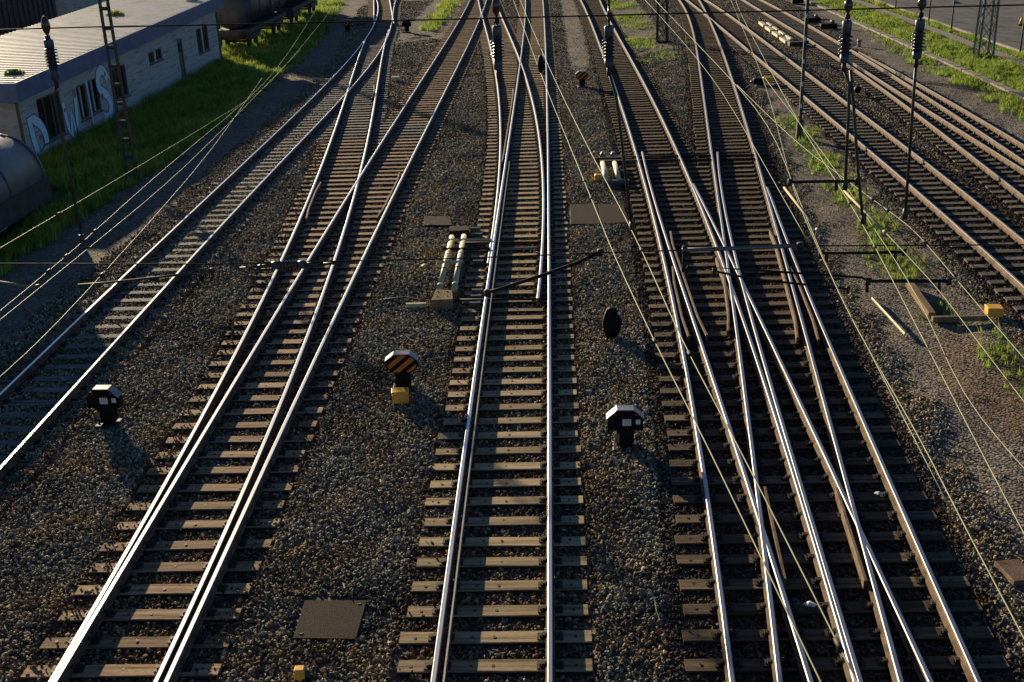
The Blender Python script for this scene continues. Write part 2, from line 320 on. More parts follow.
for tk, rk, pa, pb, off in (('T5','T5L',266,336,.13),('D','DL',231,335,.13),('E','ER',230,337,-.13),('F','FR',266,339,-.13),
                     ('E','EL',256,330,-.13),('T2','T2L',182,218,.13),('T3','T3R',172,217,-.13),('T2','T2R',85,98,-.13),('C','CL',88,165,-.13),('C','CR',54,72,-.13)):
    xx = RAILPX[rk]; px = float(np.interp(pa, sorted(p[1] for p in xx), [p[0] for p in sorted(xx, key=lambda p: p[1])]))
    qx = float(np.interp(pb, sorted(p[1] for p in xx), [p[0] for p in sorted(xx, key=lambda p: p[1])]))
    ya, yb = P(qx, pb).y, P(px, pa).y
    rail_mesh('guard_rail', RF[rk], ya, yb, 0.002, M_rust, TH[tk], TH[tk].location, step=.4, off=off, prof=GPROF, flare=True)
tag(rail_mesh('guard_rail', RF['CL'], YN, 41, 0.001, M_topr, TH['C'], TH['C'].location, step=1, off=.128, prof=TPROF), 'thin guard bar beside the left rail')

for tk, rk, pts, lb in (('D','DR',[(836,487),(849,524),(858,550),(865,580)],'rusty wing rail at the frog'), ('D','DL',[(765,486),(772,520),(785,578)],'rusty wing rail left of the doubled rail'), ('E','EL',[(717,257),(722,275),(732,300)], 'rusty wing rail above the crossing')):
    f = fit(pts); ya, yb = P(*pts[-1]).y, P(*pts[0]).y; xs_ = f
    tag(rail_mesh('wing_rail', f, ya, yb, -.006, M_rust, TH[tk], TH[tk].location, step=.4, prof=GPROF), lb)
# ------------------------------------------------------------------ sleepers
SP = .618
stations = np.arange(3.0, 112.0, SP)
IV = []                               # per station: list of (x0, x1, track key)
for k, y in enumerate(stations):
    iv = []
    for key, l, r, yl, yr, yi, *_ in TR:
        if yi[0] <= y <= yi[1]: iv.append([float(RF[l](y))-.548, float(RF[r](y))+.548, key])
    iv.sort(); out = []
    for a in iv:
        if out and a[0] < out[-1][1]+.02: out[-1][1] = max(out[-1][1], a[1])
        else: out.append(list(a))
    IV.append(out)
def sleeper_mesh(mt, i):
    m = MB(); r = random.Random(i)
    w, h, b = .128+.006*r.random(), .15, .012; vs = []
    nx = 5
    for a in range(nx):
        x = -.5+a/(nx-1); j = (r.random()-.5)*.008; q = .0 if 0 < a < nx-1 else .0
        for (yy, zz) in ((-w,-h),(-w,-b),(-w+b,0),(w-b,0),(w,-b),(w,-h)): vs.append((x, yy+j, zz+(r.random()-.5)*.003))
    fs = [(0,1,2,3,4,5), tuple((nx-1)*6+k for k in range(5,-1,-1))]
    for a in range(nx-1):
        for k in range(6): j = (k+1) % 6; fs.append((a*6+k, (a+1)*6+k, (a+1)*6+j, a*6+j))
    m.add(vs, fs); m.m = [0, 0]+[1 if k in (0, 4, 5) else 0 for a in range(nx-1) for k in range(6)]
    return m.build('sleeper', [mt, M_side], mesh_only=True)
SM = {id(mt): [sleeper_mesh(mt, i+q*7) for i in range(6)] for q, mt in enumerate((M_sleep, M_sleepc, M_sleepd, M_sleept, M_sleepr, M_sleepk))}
SMAT = {t[0]: t[8] for t in TR}
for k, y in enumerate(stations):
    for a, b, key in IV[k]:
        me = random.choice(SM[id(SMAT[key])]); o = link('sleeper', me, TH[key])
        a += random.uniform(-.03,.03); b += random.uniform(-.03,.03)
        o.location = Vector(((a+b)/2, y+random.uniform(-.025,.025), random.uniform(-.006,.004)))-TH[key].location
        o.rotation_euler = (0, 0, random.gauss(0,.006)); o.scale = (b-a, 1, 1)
# rail fastenings: one joined piece of small plates and clips per track
for key, l, r, yl, yr, yi, *_ in TR:
    m = MB(); loc = TH[key].location
    for y in stations:
        if y > 72: break
        for rk, (a, b) in ((l, yl), (r, yr)):
            if not a <= y <= b: continue
            x = float(RF[rk](y)); m.box((x, y, .009), (.36, .15, .016))
            if y < 55:
                for s in (-1, 1):
                    m.box((x+s*.088, y, .036), (.045, .075, .045), rz=.1*s)
                    if y < 40: m.tube([(x+s*.135, y+.03*s, .012), (x+s*.135, y+.03*s, .052)], .017, 5)
    for y, iv in zip(stations, IV):
        if y > 34: break
        for a, b, kk in iv:
            if kk != key: continue
            for q in (.19, a and (b-a)*.5, (b-a)-.22, (b-a)*.38):
                m.box((a+q+random.uniform(-.02,.02), y, .0035), (.035, .045, .004))
    if m.v: tag(m.build('rail_fastenings', M_iron, TH[key], loc), kind='stuff')

# ------------------------------------------------------------------ ground
YS = stations; NI = max(len(i) for i in IV)
IA = np.full((len(YS), NI, 2), 1e9)
for k, iv in enumerate(IV):
    for j, (a, b, _) in enumerate(iv): IA[k, j] = (a, b)
def in_track(x, y, pad=0):
    k = np.clip(np.round((y-YS[0])/SP).astype(int), 0, len(YS)-1)
    a = IA[k]; ins = ((x[:, None] > a[:, :, 0]-pad) & (x[:, None] < a[:, :, 1]+pad)).any(1)
    return ins, np.abs(y-YS[k])
ED = lambda ys, xs: (lambda y: np.interp(y, ys, xs))
grassL = ED([10,28,33,39,45,54,71,90,111], [-15.4,-15.4,-15.5,-15.2,-14.9,-14.8,-15.4,-17,-19.3])
pathRt = ED([10,22,27,34,43,55,68,80,110], [-12.9,-12.9,-12.9,-12.7,-12.8,-12.8,-13.1,-14.0,-17.5])
dirtA = ED([10,13.6,15.8,19,23.4,30,37.8,55,60], [6.6,6.6,6.6,7.0,7.0,7.3,8.1,10.0,10.8])
dirtB = ED([10,19,23.2,28.9,33.8,42,55,60], [10.0,10.0,10.3,10.4,10.5,11.0,11.4,11.2])
dirtC = ED([10,33,41,52,57,68,83,110], [16.2,17.3,18.3,18.8,18.8,19.0,20.5,21])
def nz(x, y, s, seed=0):              # cheap smooth noise, 0..1
    a = np.sin(x*s*1.3+seed)*np.cos(y*s*1.1+seed*2.1)+np.sin(x*s*2.7-y*s*1.9+seed*.7)*.6+np.cos(y*s*4.1+x*s*3.3+seed)*.3
    return np.clip(a/3.2+.5, 0, 1)
def zones(x, y):
    e = (nz(x, y, 1.5, 1)-.5)*.8
    g = np.clip((grassL(y)-x+e)/.35, 0, 1)*(x > -40)
    wx = np.interp(y, [22,26,32,38,46,50], [8.7,8.9,9.35,9.7,10.1,10.3])
    weeds = np.clip(1.15-np.abs(x-wx-e*.4)/.7, 0, 1)*((y > 24.5) & (y < 49))*np.clip((nz(x, y, .9, 4)-.22)*5, 0, 1)
    weeds = np.maximum(weeds, np.clip(1-np.abs(x-9.55-e*.3)/.6, 0, 1)*((y > 16) & (y < 24.5))*np.clip((nz(x, y, 1.3, 8)-.2)*4, 0, 1))
    wc = ((x > 5.0) & (x < 7.4) & (y > 66))*np.clip((nz(x, y, .45, 2)-.36)*4, 0, 1)
    wl = np.clip(1-np.abs(x+8.7+e)/.9, 0, 1)*((y > 84) & (y < 112))
    gr = np.clip((x-dirtC(y)-.7+e*1.5)/.8, 0, 1)*(x < 26.2)*np.clip((nz(x, y, .55, 9)-.04)*6, 0, 1)
    gr = gr*(1-(np.abs(x-21.3) < .35)*(y > 50))*(1-(np.abs(x-25.0) < .5))
    grass = np.clip(g+weeds+wc+wl+gr, 0, 1)
    dirt = np.clip((x-grassL(y))/.5, 0, 1)*np.clip((pathRt(y)-x+e*.3)/.3, 0, 1)
    dirt = np.maximum(dirt, np.clip((x-dirtA(y)+e)/.5, 0, 1)*np.clip((dirtB(y)-x+e)/.4, 0, 1)*(y < 58))
    dirt = np.maximum(dirt, np.clip((x-dirtC(y)+1.1+e)/.5, 0, 1)*(x < 26.2))
    dirt = np.maximum(dirt, np.clip(1-np.abs(x-1.75)/(.75+e*.3), 0, 1)*3*np.clip((y-62)/8, 0, 1))
    dirt = np.maximum(dirt, ((x > -10.6+e) & (x < -7.0+e))*np.clip((y-77+e*9)/3, 0, 1))
    dirt = np.maximum(dirt, ((x > 4.9+e*.5) & (x < 7.6+e*.5))*np.clip((y-68+e*9)/4, 0, 1))
    rust_sun = np.clip(1-np.hypot((x+14.0)/1.0, (y-66)/4.5), 0, 1)*2+np.clip(1-np.hypot((x-8.9)/1.3, (y-20.8)/3.2), 0, 1)*3.2  # left path spot is painted sunlight, right spot is rusty soil
    rust_sun += np.clip(1-np.hypot((x-9.2)/.9, (y-32)/5), 0, 1)*.8
    return grass, np.clip(dirt, 0, 1), np.clip(rust_sun, 0, 1)
def gz(x, y):
    ins, _ = in_track(x, y, .05); g, d, r = zones(x, y)
    z = np.where(ins, -.07, -.045); z = np.where(ins & (x < -9.3) & (y < 75), -.042, z)
    z = np.where(~ins & (d > .5), -.05, z)
    z = z-.25*np.clip((-x-14.8)/2.2, 0, 1)
    z = z+(nz(x, y, 1.1, 3)-.5)*.06*(~ins)+(nz(x, y, .5, 5)-.5)*.05*(~ins)
    z = z+.02*(x > 26.4)
    return z
def hood(lo, hi, st): return list(np.arange(lo, hi, st))
gx = np.array(hood(-62, -24, 2.0)+hood(-24, -16, .5)+hood(-16, 20, .16)+hood(20, 30, .5)+hood(30, 62, 2.0)); gy = np.array(hood(-4, 3, 1.0)+hood(3, 60, .31)+hood(60, 135, .8))
XX, YY = np.meshgrid(gx, gy); fx, fy = XX.ravel(), YY.ravel(); ZZ = gz(fx, fy)
me = bpy.data.meshes.new('ground'); nxg, nyg = len(gx), len(gy)
me.vertices.add(len(fx)); me.vertices.foreach_set('co', np.stack([fx, fy, ZZ], 1).ravel())
ii = (np.arange(nyg-1)[:, None]*nxg+np.arange(nxg-1)[None]).ravel()
q = np.stack([ii, ii+1, ii+nxg+1, ii+nxg], 1)
me.loops.add(q.size); me.loops.foreach_set('vertex_index', q.ravel())
me.polygons.add(len(q)); me.polygons.foreach_set('loop_start', np.arange(len(q))*4); me.polygons.foreach_set('loop_total', np.full(len(q), 4))
me.update(calc_edges=True)
ca = me.color_attributes.new('zone', 'FLOAT_COLOR', 'POINT'); g_, d_, r_ = zones(fx, fy)
ca.data.foreach_set('color', np.stack([g_, d_, r_, np.ones_like(g_)], 1).ravel())
ground = link('ground', me); tag(ground, kind='structure')
m = bpy.data.materials.new('ground_mix'); m.use_nodes = True; n = m.node_tree.nodes; l = m.node_tree.links; b = n['Principled BSDF']; b.inputs['Roughness'].default_value = .95; b.inputs['Specular IOR Level'].default_value = .12
def ramp(inp, stops):
    r = n.new('ShaderNodeValToRGB'); e = r.color_ramp.elements
    e[0].position, e[0].color = stops[0][0], stops[0][1]+(1,); e[1].position, e[1].color = stops[-1][0], stops[-1][1]+(1,)
    for p, c in stops[1:-1]: q = e.new(p); q.color = c+(1,)
    l.new(inp, r.inputs[0]); return r.outputs[0]
def noise(s, d=5):
    t = n.new('ShaderNodeTexNoise'); t.inputs['Scale'].default_value = s; t.inputs['Detail'].default_value = d; l.new(tc.outputs['Object'], t.inputs['Vector']); return t.outputs[0]
def mix(f, a, c):
    x = n.new('ShaderNodeMix'); x.data_type = 'RGBA'; l.new(f, x.inputs[0]); l.new(a, x.inputs[6]); l.new(c, x.inputs[7]); return x.outputs[2]
def mul(a, c):
    x = n.new('ShaderNodeMix'); x.data_type = 'RGBA'; x.blend_type = 'MULTIPLY'; x.inputs[0].default_value = 1; l.new(a, x.inputs[6]); l.new(c, x.inputs[7]); return x.outputs[2]
tc = n.new('ShaderNodeTexCoord'); at = n.new('ShaderNodeAttribute'); at.attribute_name = 'zone'
sp = n.new('ShaderNodeSeparateColor'); l.new(at.outputs['Color'], sp.inputs[0])
vo = n.new('ShaderNodeTexVoronoi'); vo.inputs['Scale'].default_value = 17; l.new(tc.outputs['Object'], vo.inputs['Vector'])
sv = n.new('ShaderNodeSeparateColor'); l.new(vo.outputs['Color'], sv.inputs[0])
ball = ramp(sv.outputs[0], [(0,(.05,.047,.04)),(.5,(.135,.122,.098)),(1,(.26,.24,.195))])
ball = mul(ball, ramp(noise(.35, 3), [(.35,(.75,.72,.72)),(.65,(1.15,1.0,.85))]))
soil = ramp(noise(4, 8), [(.3,(.035,.05,.014)),(.5,(.06,.085,.02)),(.7,(.10,.11,.03))])
dirt = ramp(noise(7, 10), [(.3,(.10,.094,.082)),(.5,(.19,.173,.148)),(.72,(.30,.272,.23))])
dirt = mul(dirt, ramp(noise(.6, 3), [(.35,(.8,.8,.85)),(.65,(1.15,1.05,.95))]))
rust_sun_col = ramp(noise(9, 8), [(.3,(.10,.05,.022)),(.7,(.28,.145,.065))])
fr = n.new('ShaderNodeMath'); fr.operation = 'MULTIPLY'; l.new(sp.outputs[2], fr.inputs[0]); l.new(noise(2.5, 6), fr.inputs[1]); fr.use_clamp = True
col = mix(sp.outputs[1], ball, dirt); col = mix(fr.outputs[0], col, rust_sun_col); col = mix(sp.outputs[0], col, soil)
l.new(col, b.inputs['Base Color'])
bp = n.new('ShaderNodeBump'); bp.inputs['Distance'].default_value = .03; bp.inputs['Strength'].default_value = .9; bp.invert = True
l.new(vo.outputs['Distance'], bp.inputs['Height'])
bp2 = n.new('ShaderNodeBump'); bp2.inputs['Distance'].default_value = .03; bp2.inputs['Strength'].default_value = .6; l.new(noise(22, 6), bp2.inputs['Height'])
l.new(bp.outputs[0], bp2.inputs['Normal']); l.new(bp2.outputs[0], b.inputs['Normal'])
me.materials.append(m)
mb = MB(); mb.add([(-900,-200,-.6),(900,-200,-.6),(900,1500,-.6),(-900,1500,-.6)], [(0,1,2,3)])
tag(mb.build('terrain', mat('far_soil', [(.05,.07,.02),(.12,.11,.06)], .05, .95)), kind='structure')

# ------------------------------------------------------------------ instanced stuff (gravel, grass)
def variants(name, meshes):
    c = bpy.data.collections.new(name)
    for i, me in enumerate(meshes):
        o = bpy.data.objects.new(name, me); c.objects.link(o)
    return c
def scatter(name, co, sc, coll, tilt=math.pi, kindlabel=None):
    me = bpy.data.meshes.new(name); me.vertices.add(len(co)); me.vertices.foreach_set('co', np.asarray(co, np.float32).ravel())
    a = me.attributes.new('sc', 'FLOAT', 'POINT'); a.data.foreach_set('value', np.asarray(sc, np.float32))
    o = link(name, me); tag(o, kind='stuff')
    ng = bpy.data.node_groups.new(name, 'GeometryNodeTree')
    ng.interface.new_socket('Geometry', in_out='INPUT', socket_type='NodeSocketGeometry'); ng.interface.new_socket('Geometry', in_out='OUTPUT', socket_type='NodeSocketGeometry')
    N = ng.nodes; L = ng.links; gi = N.new('NodeGroupInput'); go = N.new('NodeGroupOutput')
    ip = N.new('GeometryNodeInstanceOnPoints'); ci = N.new('GeometryNodeCollectionInfo'); ci.inputs[0].default_value = coll; ci.inputs[1].default_value = True; ci.inputs[2].default_value = True
    rv = N.new('FunctionNodeRandomValue'); rv.data_type = 'FLOAT_VECTOR'; rv.inputs[0].default_value = (-tilt, -tilt, 0); rv.inputs[1].default_value = (tilt, tilt, 2*math.pi)
    na = N.new('GeometryNodeInputNamedAttribute'); na.data_type = 'FLOAT'; na.inputs[0].default_value = 'sc'
    L.new(gi.outputs[0], ip.inputs['Points']); L.new(ci.outputs[0], ip.inputs['Instance']); ip.inputs['Pick Instance'].default_value = True
    L.new(rv.outputs[0], ip.inputs['Rotation']); L.new(na.outputs[0], ip.inputs['Scale']); L.new(ip.outputs[0], go.inputs[0])
    mo = o.modifiers.new('scatter', 'NODES'); mo.node_group = ng
    return o
def seen(x, y, margin=60):
    d = np.stack([x, y, -CAM_H*np.ones_like(x)], 1) @ R    # camera coordinates
    px = 512+FPX*d[:, 0]/-d[:, 2]; py = 341-FPX*d[:, 1]/-d[:, 2]
    return (px > -margin) & (px < W+margin) & (py > -20) & (py < H+margin)
def stone(i, mt=None):
    bm = bmesh.new(); bmesh.ops.create_icosphere(bm, subdivisions=1, radius=1); r = random.Random(i)
    s = (1.1, r.uniform(.55,.85), r.uniform(.34,.62))
    for v in bm.verts: v.co = Vector((v.co.x*s[0], v.co.y*s[1], v.co.z*s[2]))*r.uniform(.70,1.2)
    if r.random() < .7: bmesh.ops.dissolve_limit(bm, angle_limit=.5, verts=bm.verts, edges=bm.edges)
    me = bpy.data.meshes.new('stone'); bm.to_mesh(me); bm.free(); me.materials.append(mt or M_stone); return me
SV = variants('stone', [stone(i) for i in range(8)])
cx = []; cs = []
for ya, yb, xa, xb, dens, r0, r1 in ((9,17,-12,12,430,.026,.050),(17,26,-15.5,15.5,390,.027,.052),(26,38,-15,18.5,300,.029,.055),(38,56,-15,20,190,.033,.058),(56,84,-17,20,85,.036,.062),(84,108,-17,20,45,.04,.07)):
    N = int((yb-ya)*(xb-xa)*dens); x = rng.uniform(xa, xb, N); y = rng.uniform(ya, yb, N)
    ok = seen(x, y); x, y = x[ok], y[ok]
    ins, dy = in_track(x, y); g, d, r = zones(x, y)
    core, _ = in_track(x, y, -.42)
    spill = ins & ~core & (dy < .135) & (y < 60) & (rng.random(len(x)) < np.where(x < -9.3, .75, np.where(x < -4.5, .22, .015)))
    keep = ~(ins & (dy < np.where((x < -9.3) & (y < 60), .115, .135))) | spill
    keep &= ~((x > -3.78) & (x < -2.82) & (y > 12.85) & (y < 13.9)) & ~((x > .5) & (x < 2.35) & (y > 33.2) & (y < 35.4)) & ~((x > -4.05) & (x < -3.1) & (y > 33.2) & (y < 34.4))
    keep &= rng.random(len(x)) > np.clip(g*.8+d*.90, 0, .86)
    x, y, ins, d, spill = x[keep], y[keep], ins[keep], d[keep], spill[keep]
    z = np.where(spill, .0, gz(x, y))+rng.uniform(-.004, .026, len(x))+.008*(ins & (x < -9.3) & (y < 60)); s = rng.uniform(r0, r1, len(x))*np.where(spill, .75, 1)*np.where(rng.random(len(x)) < .04, 1.35, 1)*(1-.45*d)
    cx.append(np.stack([x, y, z], 1)); cs.append(s)
GR = np.concatenate(cx); GS = np.concatenate(cs)
print('stones', len(GR))
dk = in_track(GR[:, 0], GR[:, 1], .25)[0] & (GR[:, 0] > 1.4) & (GR[:, 1] < 70)
rs = in_track(GR[:, 0], GR[:, 1], .12)[0] & ~dk & (GR[:, 0] > -9.6) & (rng.random(len(GR)) < .65)
scatter('gravel', GR[~dk & ~rs], GS[~dk & ~rs], SV)
scatter('rusty_gravel', GR[rs], GS[rs], variants('rusty_stone', [stone(i+60, M_stoner) for i in range(6)]))
scatter('track_gravel', GR[dk], GS[dk], variants('dark_stone', [stone(i+40, M_stoned) for i in range(6)]))
def tuft(i, mt, n=9, h=.3):
    r = random.Random(i); m = MB()
    for k in range(n):
        a = r.uniform(0, 6.28); d = Vector((math.cos(a), math.sin(a), 0)); p = Vector((r.gauss(0,.06), r.gauss(0,.06), 0)); hh = h*r.uniform(.5,1.1); w = .012; ln = r.uniform(.15,.6)
        sd_ = Vector((-d.y, d.x, 0))*w
        q = p+Vector((0,0,hh*.6))+d*hh*ln*.35; t = p+Vector((0,0,hh))+d*hh*ln
        m.add([p-sd_, p+sd_, q+sd_*.8, q-sd_*.8, t], [(0,1,2,3),(3,2,4)])
    me = bpy.data.meshes.new('tuft'); me.from_pydata(m.v, [], m.f); me.materials.append(mt); return me
GV = variants('tuft', [tuft(i, M_blade) for i in range(6)]+[tuft(20+i, M_blady, 7, .35) for i in range(3)])
gxs = []; gss = []
for xa, xb, ya, yb, dens in ((-22,-14,26,52,75),(-22,-14,52,80,48),(-34,-14,80,112,14),(8.0,11.2,15,50,95),(4.5,7.6,66,112,26),(-10.5,-7,84,112,26),(17,26.3,40,66,55),(19,26.3,66,108,34),(-34,-21,74,80,22)):
    N = int((xb-xa)*(yb-ya)*dens); x = rng.uniform(xa, xb, N); y = rng.uniform(ya, yb, N)
    g, d, r = zones(x, y); ok = seen(x, y) & (rng.random(N) < g*np.where((x > 7) & (x < 11.5), .55, 1.1)) & ~((x < -21.0) & (x > -28) & (y > 44) & (y < 74.4)) & ~((x < -17.1) & (y < 40.2)); x, y = x[ok], y[ok]
    gxs.append(np.stack([x, y, gz(x, y)-.01], 1)); gss.append(rng.uniform(.5, 1.25, len(x))*(.6+.7*nz(x, y, .8, 6))*np.where(x > 4, np.where(x < 11.5, .55, .7), 1.15))
GA = np.concatenate(gxs); print('tufts', len(GA))
scatter('grass', GA, np.concatenate(gss), GV, tilt=.2)
# ------------------------------------------------------------------ building on the left
HX = -21.2; HY0, HY1 = 44.6, 74.1; GZ = -.34
def eave(y): return 3.02+(y-44)*.0195
hb = thing('low_building', (HX, HY0, GZ), 'long low pale building with ribbed flat roof and blue spray letters on its wall', 'building')
L0 = hb.location
m = MB()                                # long wall with real openings
OPEN = [(46.4,48.8,.15,2.02,'w'), (50.6,51.7,.30,1.85,'w'), (52.0,53.2,.34,1.88,'w'), (55.0,57.0,.40,1.95,'w'), (60.6,61.5,1.36,1.97,'w'), (61.8,62.8,1.36,1.99,'w'), (65.65,66.55,-.20,2.02,'d'), (69.5,70.5,.66,2.15,'w'), (70.8,71.9,.66,2.18,'w')]
ycuts = sorted({HY0, HY1} | {o[0] for o in OPEN} | {o[1] for o in OPEN})
for a, b in zip(ycuts, ycuts[1:]):
    o = [q for q in OPEN if q[0] <= a+.001 and q[1] >= b-.001]
    if o:
        if o[0][2] > GZ: m.box((HX-.15, (a+b)/2, (GZ+o[0][2])/2), (.3, b-a, o[0][2]-GZ))
        m.box((HX-.15, (a+b)/2, (o[0][3]+2.9)/2), (.3, b-a, 2.9-o[0][3]))
    else: m.box((HX-.15, (a+b)/2, (GZ+2.9)/2), (.3, b-a, 2.9-GZ))
wl = m.build('wall', M_wall, hb, L0)
m = MB(); m.box((HX-3.2, HY0+.15, 1.28), (5.8, .296, 2.9-GZ)); m.build('wall', M_wall, hb, L0)
m = MB(); m.box((HX-3.2, HY1-.15, 1.28), (5.8, .296, 2.9-GZ)); m.build('wall', M_wallg, hb, L0)
m = MB(); m.box((HX-6.2, (HY0+HY1)/2, 1.28), (.3, HY1-HY0, 2.9-GZ)); m.build('wall', M_wallg, hb, L0)
m = MB(); m.box((HX-.05+.08, HY0-.02, 1.3), (.10, .10, 2.4)); m.build('downpipe', M_frame, hb, L0)
m = MB(); m.box((HX+.05, HY1-.04, 1.3), (.10, .10, 2.9)); m.build('downpipe', M_frame, hb, L0)
for a, b, z0, z1, kd in OPEN:
    cy, cz = (a+b)/2, (z0+z1)/2; m = MB(); t = .07
    for (y, z, dy, dz) in ((a+t/2, cz, t, z1-z0), (b-t/2, cz, t, z1-z0), (cy, z1-t/2, b-a-2*t, t), (cy, z0+t/2, b-a-2*t, t)):
        m.box((HX-.06, y, z), (.09, dy, dz))
    if kd == 'w':
        w = m.build('window', M_frame, hb, L0)
        mm = MB(); mm.box((HX-.12, cy, cz), (.02, b-a-.1, z1-z0-.1)); mm.build('pane', M_pane, w, L0-hb.location+hb.location)
        for q in ((.5,) if b-a < 1.5 else (.33, .66)):
            mm = MB(); mm.box((HX-.085, a+(b-a)*q, cz), (.05, .05, z1-z0-2*t)); mm.build('mullion', M_white if b-a < 1.5 and a > 50 and a < 54 else M_frame, w, L0)
        mm = MB(); mm.box((HX+.03, cy, z0-.03), (.10, b-a+.1, .05)); mm.build('sill', M_frame, w, L0)
    else:
        w = m.build('door', M_frame, hb, L0)
        mm = MB(); mm.box((HX-.10, cy, cz), (.05, b-a-.14, z1-z0-.14)); mm.build('door_leaf', M_door, w, L0)
        mm = MB(); mm.box((HX-.065, cy, cz+.6), (.02, .35, .5)); mm.build('pane', M_pane, w, L0)
        mm = MB(); mm.tube([(HX-.07, a+.16, .9), (HX-.02, a+.16, .9), (HX-.02, a+.26, .9)], .015, 6); mm.build('handle', M_alu, w, L0)
# dark sheeted corner and fascia
RX0, RX1 = -20.72, -27.7
def slopebox(m, xa, xb, ya, yb, dz0, dz1):
    vs = [(x, y, eave(y)+d) for d in (dz0, dz1) for y in (ya, yb) for x in (xa, xb)]
    m.add(vs, [(0,1,3,2), (4,6,7,5), (0,4,5,1), (2,3,7,6), (0,2,6,4), (1,5,7,3)])
m = MB(); slopebox(m, RX0-.06, RX0, HY0-.75, HY1+.4, -.68, .07); m.build('fascia', M_fascia, hb, L0)
m = MB(); slopebox(m, RX1, RX0-.062, HY0-.75, HY0-.69, -.68, .07); m.build('fascia', M_fascia, hb, L0)
m = MB(); slopebox(m, RX1, RX0-.062, HY1+.34, HY1+.4, -.68, .07); m.build('fascia', M_fascia, hb, L0)
m = MB(); slopebox(m, RX1, HX+.3, HY0-.68, HY1+.33, -.2, -.05); m.build('ceiling_board', M_wallg, hb, L0)
m = MB(); y = HY0-.68; st = .46        # ribbed roof sheets
while y < HY1+.2:
    for a, b, h in ((0, .30, 0), (.30, .36, .05), (.36, .42, .05), (.42, st, 0)): pass
    prof = [(0, 0), (.26, 0), (.27, .11), (.38, .11), (.46, 0)]
    vs = []; 
    for (dy, dz) in prof:
        for x in (RX1+.02, RX0-.08): vs.append((x, y+dy, eave(y+dy)+dz-.035))
    m.add(vs, [(i*2, i*2+1, i*2+3, i*2+2) for i in range(4)]); y += st
m.build('roof', M_roof, hb, L0)
for y, x, d in ((71.5, -21.8, .55),):
    m = MB(); m.bbox((x, y, eave(y)+.18), (d, d, .36), .05); m.tube([(x, y, eave(y)+.3), (x, y, eave(y)+.65)], .09, 8); m.build('roof_vent', M_wallg, hb, L0)
for q in range(1, 5):                  # board joints in the long wall
    z = GZ+.5*q+.1
    for a, b in zip([HY0]+[o[1]+.09 for o in OPEN], [o[0]-.09 for o in OPEN]+[HY1]):
        if b-a > .3: m = MB(); m.box((HX+.004, (a+b)/2, z), (.012, b-a-.02, .022)); m.build('wall_joint', M_wallg, hb, L0)
# sprayed letters, flat paint on the wall: D W I S
def stroke(pts, w, name, mt, off, closed=False):
    n = len(pts); vs = []
    for i, (y, z) in enumerate(pts):
        a = pts[(i-1) % n] if closed else pts[max(i-1, 0)]; b = pts[(i+1) % n] if closed else pts[min(i+1, n-1)]
        t = Vector((b[0]-a[0], b[1]-a[1])).normalized(); nn = Vector((-t.y, t.x))*w/2
        vs += [(HX+off, y+nn.x, z+nn.y), (HX+off, y-nn.x, z-nn.y)]
    fs = [(2*i, 2*i+1, 2*((i+1) % n)+1, 2*((i+1) % n)) for i in range(n if closed else n-1)]
    m = MB(); m.add(vs, fs); return m.build(name, mt, hb, L0)
def bez(ps, n=12):
    out = []; k = len(ps)-1
    for i in range(n+1):
        t = i/n; q = [Vector(p) for p in ps]
        while len(q) > 1: q = [q[j].lerp(q[j+1], t) for j in range(len(q)-1)]
        out.append(tuple(q[0]))
    return out
D = [(45.45,1.35),(45.55,.55),(45.75,-.15),(45.9,-.28)]+bez([(45.9,-.28),(46.9,-.3),(47.0,.5),(46.6,1.2),(45.45,1.4)], 10)[1:-1]
Wl = [(48.95,1.42),(49.1,.3),(49.35,-.2),(49.65,.95),(49.9,-.15),(50.15,.4),(50.35,1.40)]
I_ = [(51.85,1.95),(51.88,.9),(51.9,-.12)]
Sx = bez([(54.45,1.55),(54.15,2.4),(53.15,2.2),(53.2,1.5)], 8)+bez([(53.2,1.5),(53.3,1.0),(54.3,1.1),(54.35,.4)], 8)[1:]+bez([(54.35,.4),(54.3,-.15),(53.7,-.25),(53.3,.0)], 7)[1:]
for pts, nm, cl, w in ((D, 'letter_d', True, .42), (Wl, 'letter_w', False, .33), (I_, 'letter_i', False, .17), (Sx, 'letter_s', False, .46)):
    stroke(pts, w+.12, nm+'_outline', M_gd, .006, cl); stroke(pts, w, nm, M_gb, .012, cl)
for (y, z, r_) in ((50.3,1.6,.16),(49.0,1.1,.10),(53.45,.95,.14),(54.2,1.85,.12),(51.5,.3,.13),(55.1,.6,.12),(46.2,.5,.12)):
    m = MB(); m.add([(HX+.018, y+math.cos(a*.9)*r_*(1+.3*math.sin(a*2)), z+math.sin(a*.9)*r_) for a in range(7)], [tuple(range(7))]); m.build('spray_spot', M_gp, hb, L0)
# bushes growing on the roof
def bush(name, c, r, label, cat='plant', mt=None, n=260):
    m = MB(); rr = random.Random(int(c[0]*100+c[1])); c = Vector(c)
    for i in range(n):
        d = Vector((rr.gauss(0,1), rr.gauss(0,1), abs(rr.gauss(0,.8)))).normalized()*r*rr.uniform(.35,1); d.z *= .6
        a = Vector((rr.gauss(0,1), rr.gauss(0,1), rr.gauss(0,1))).normalized()*r*.16; b = a.orthogonal().normalized()*r*.10
        p = c+d; m.add([p-a, p+b, p+a, p-b], [(0,1,2,3)])
    e = thing(name, c, label, cat); m.build('foliage', mt or M_bush, e, c)
    m = MB()
    for k in range(3): m.tube([c+Vector((0,0,-.05)), c+Vector((rr.uniform(-r,r)*.5, rr.uniform(-r,r)*.5, r*.4))], r*.04, 5)
    m.build('stem', M_wood, e, c); return e
p = P(14, 76, 3.05); bush('roof_bush', (p.x, p.y, eave(p.y)+.02), .42, 'green bush growing on the near corner of the ribbed roof')
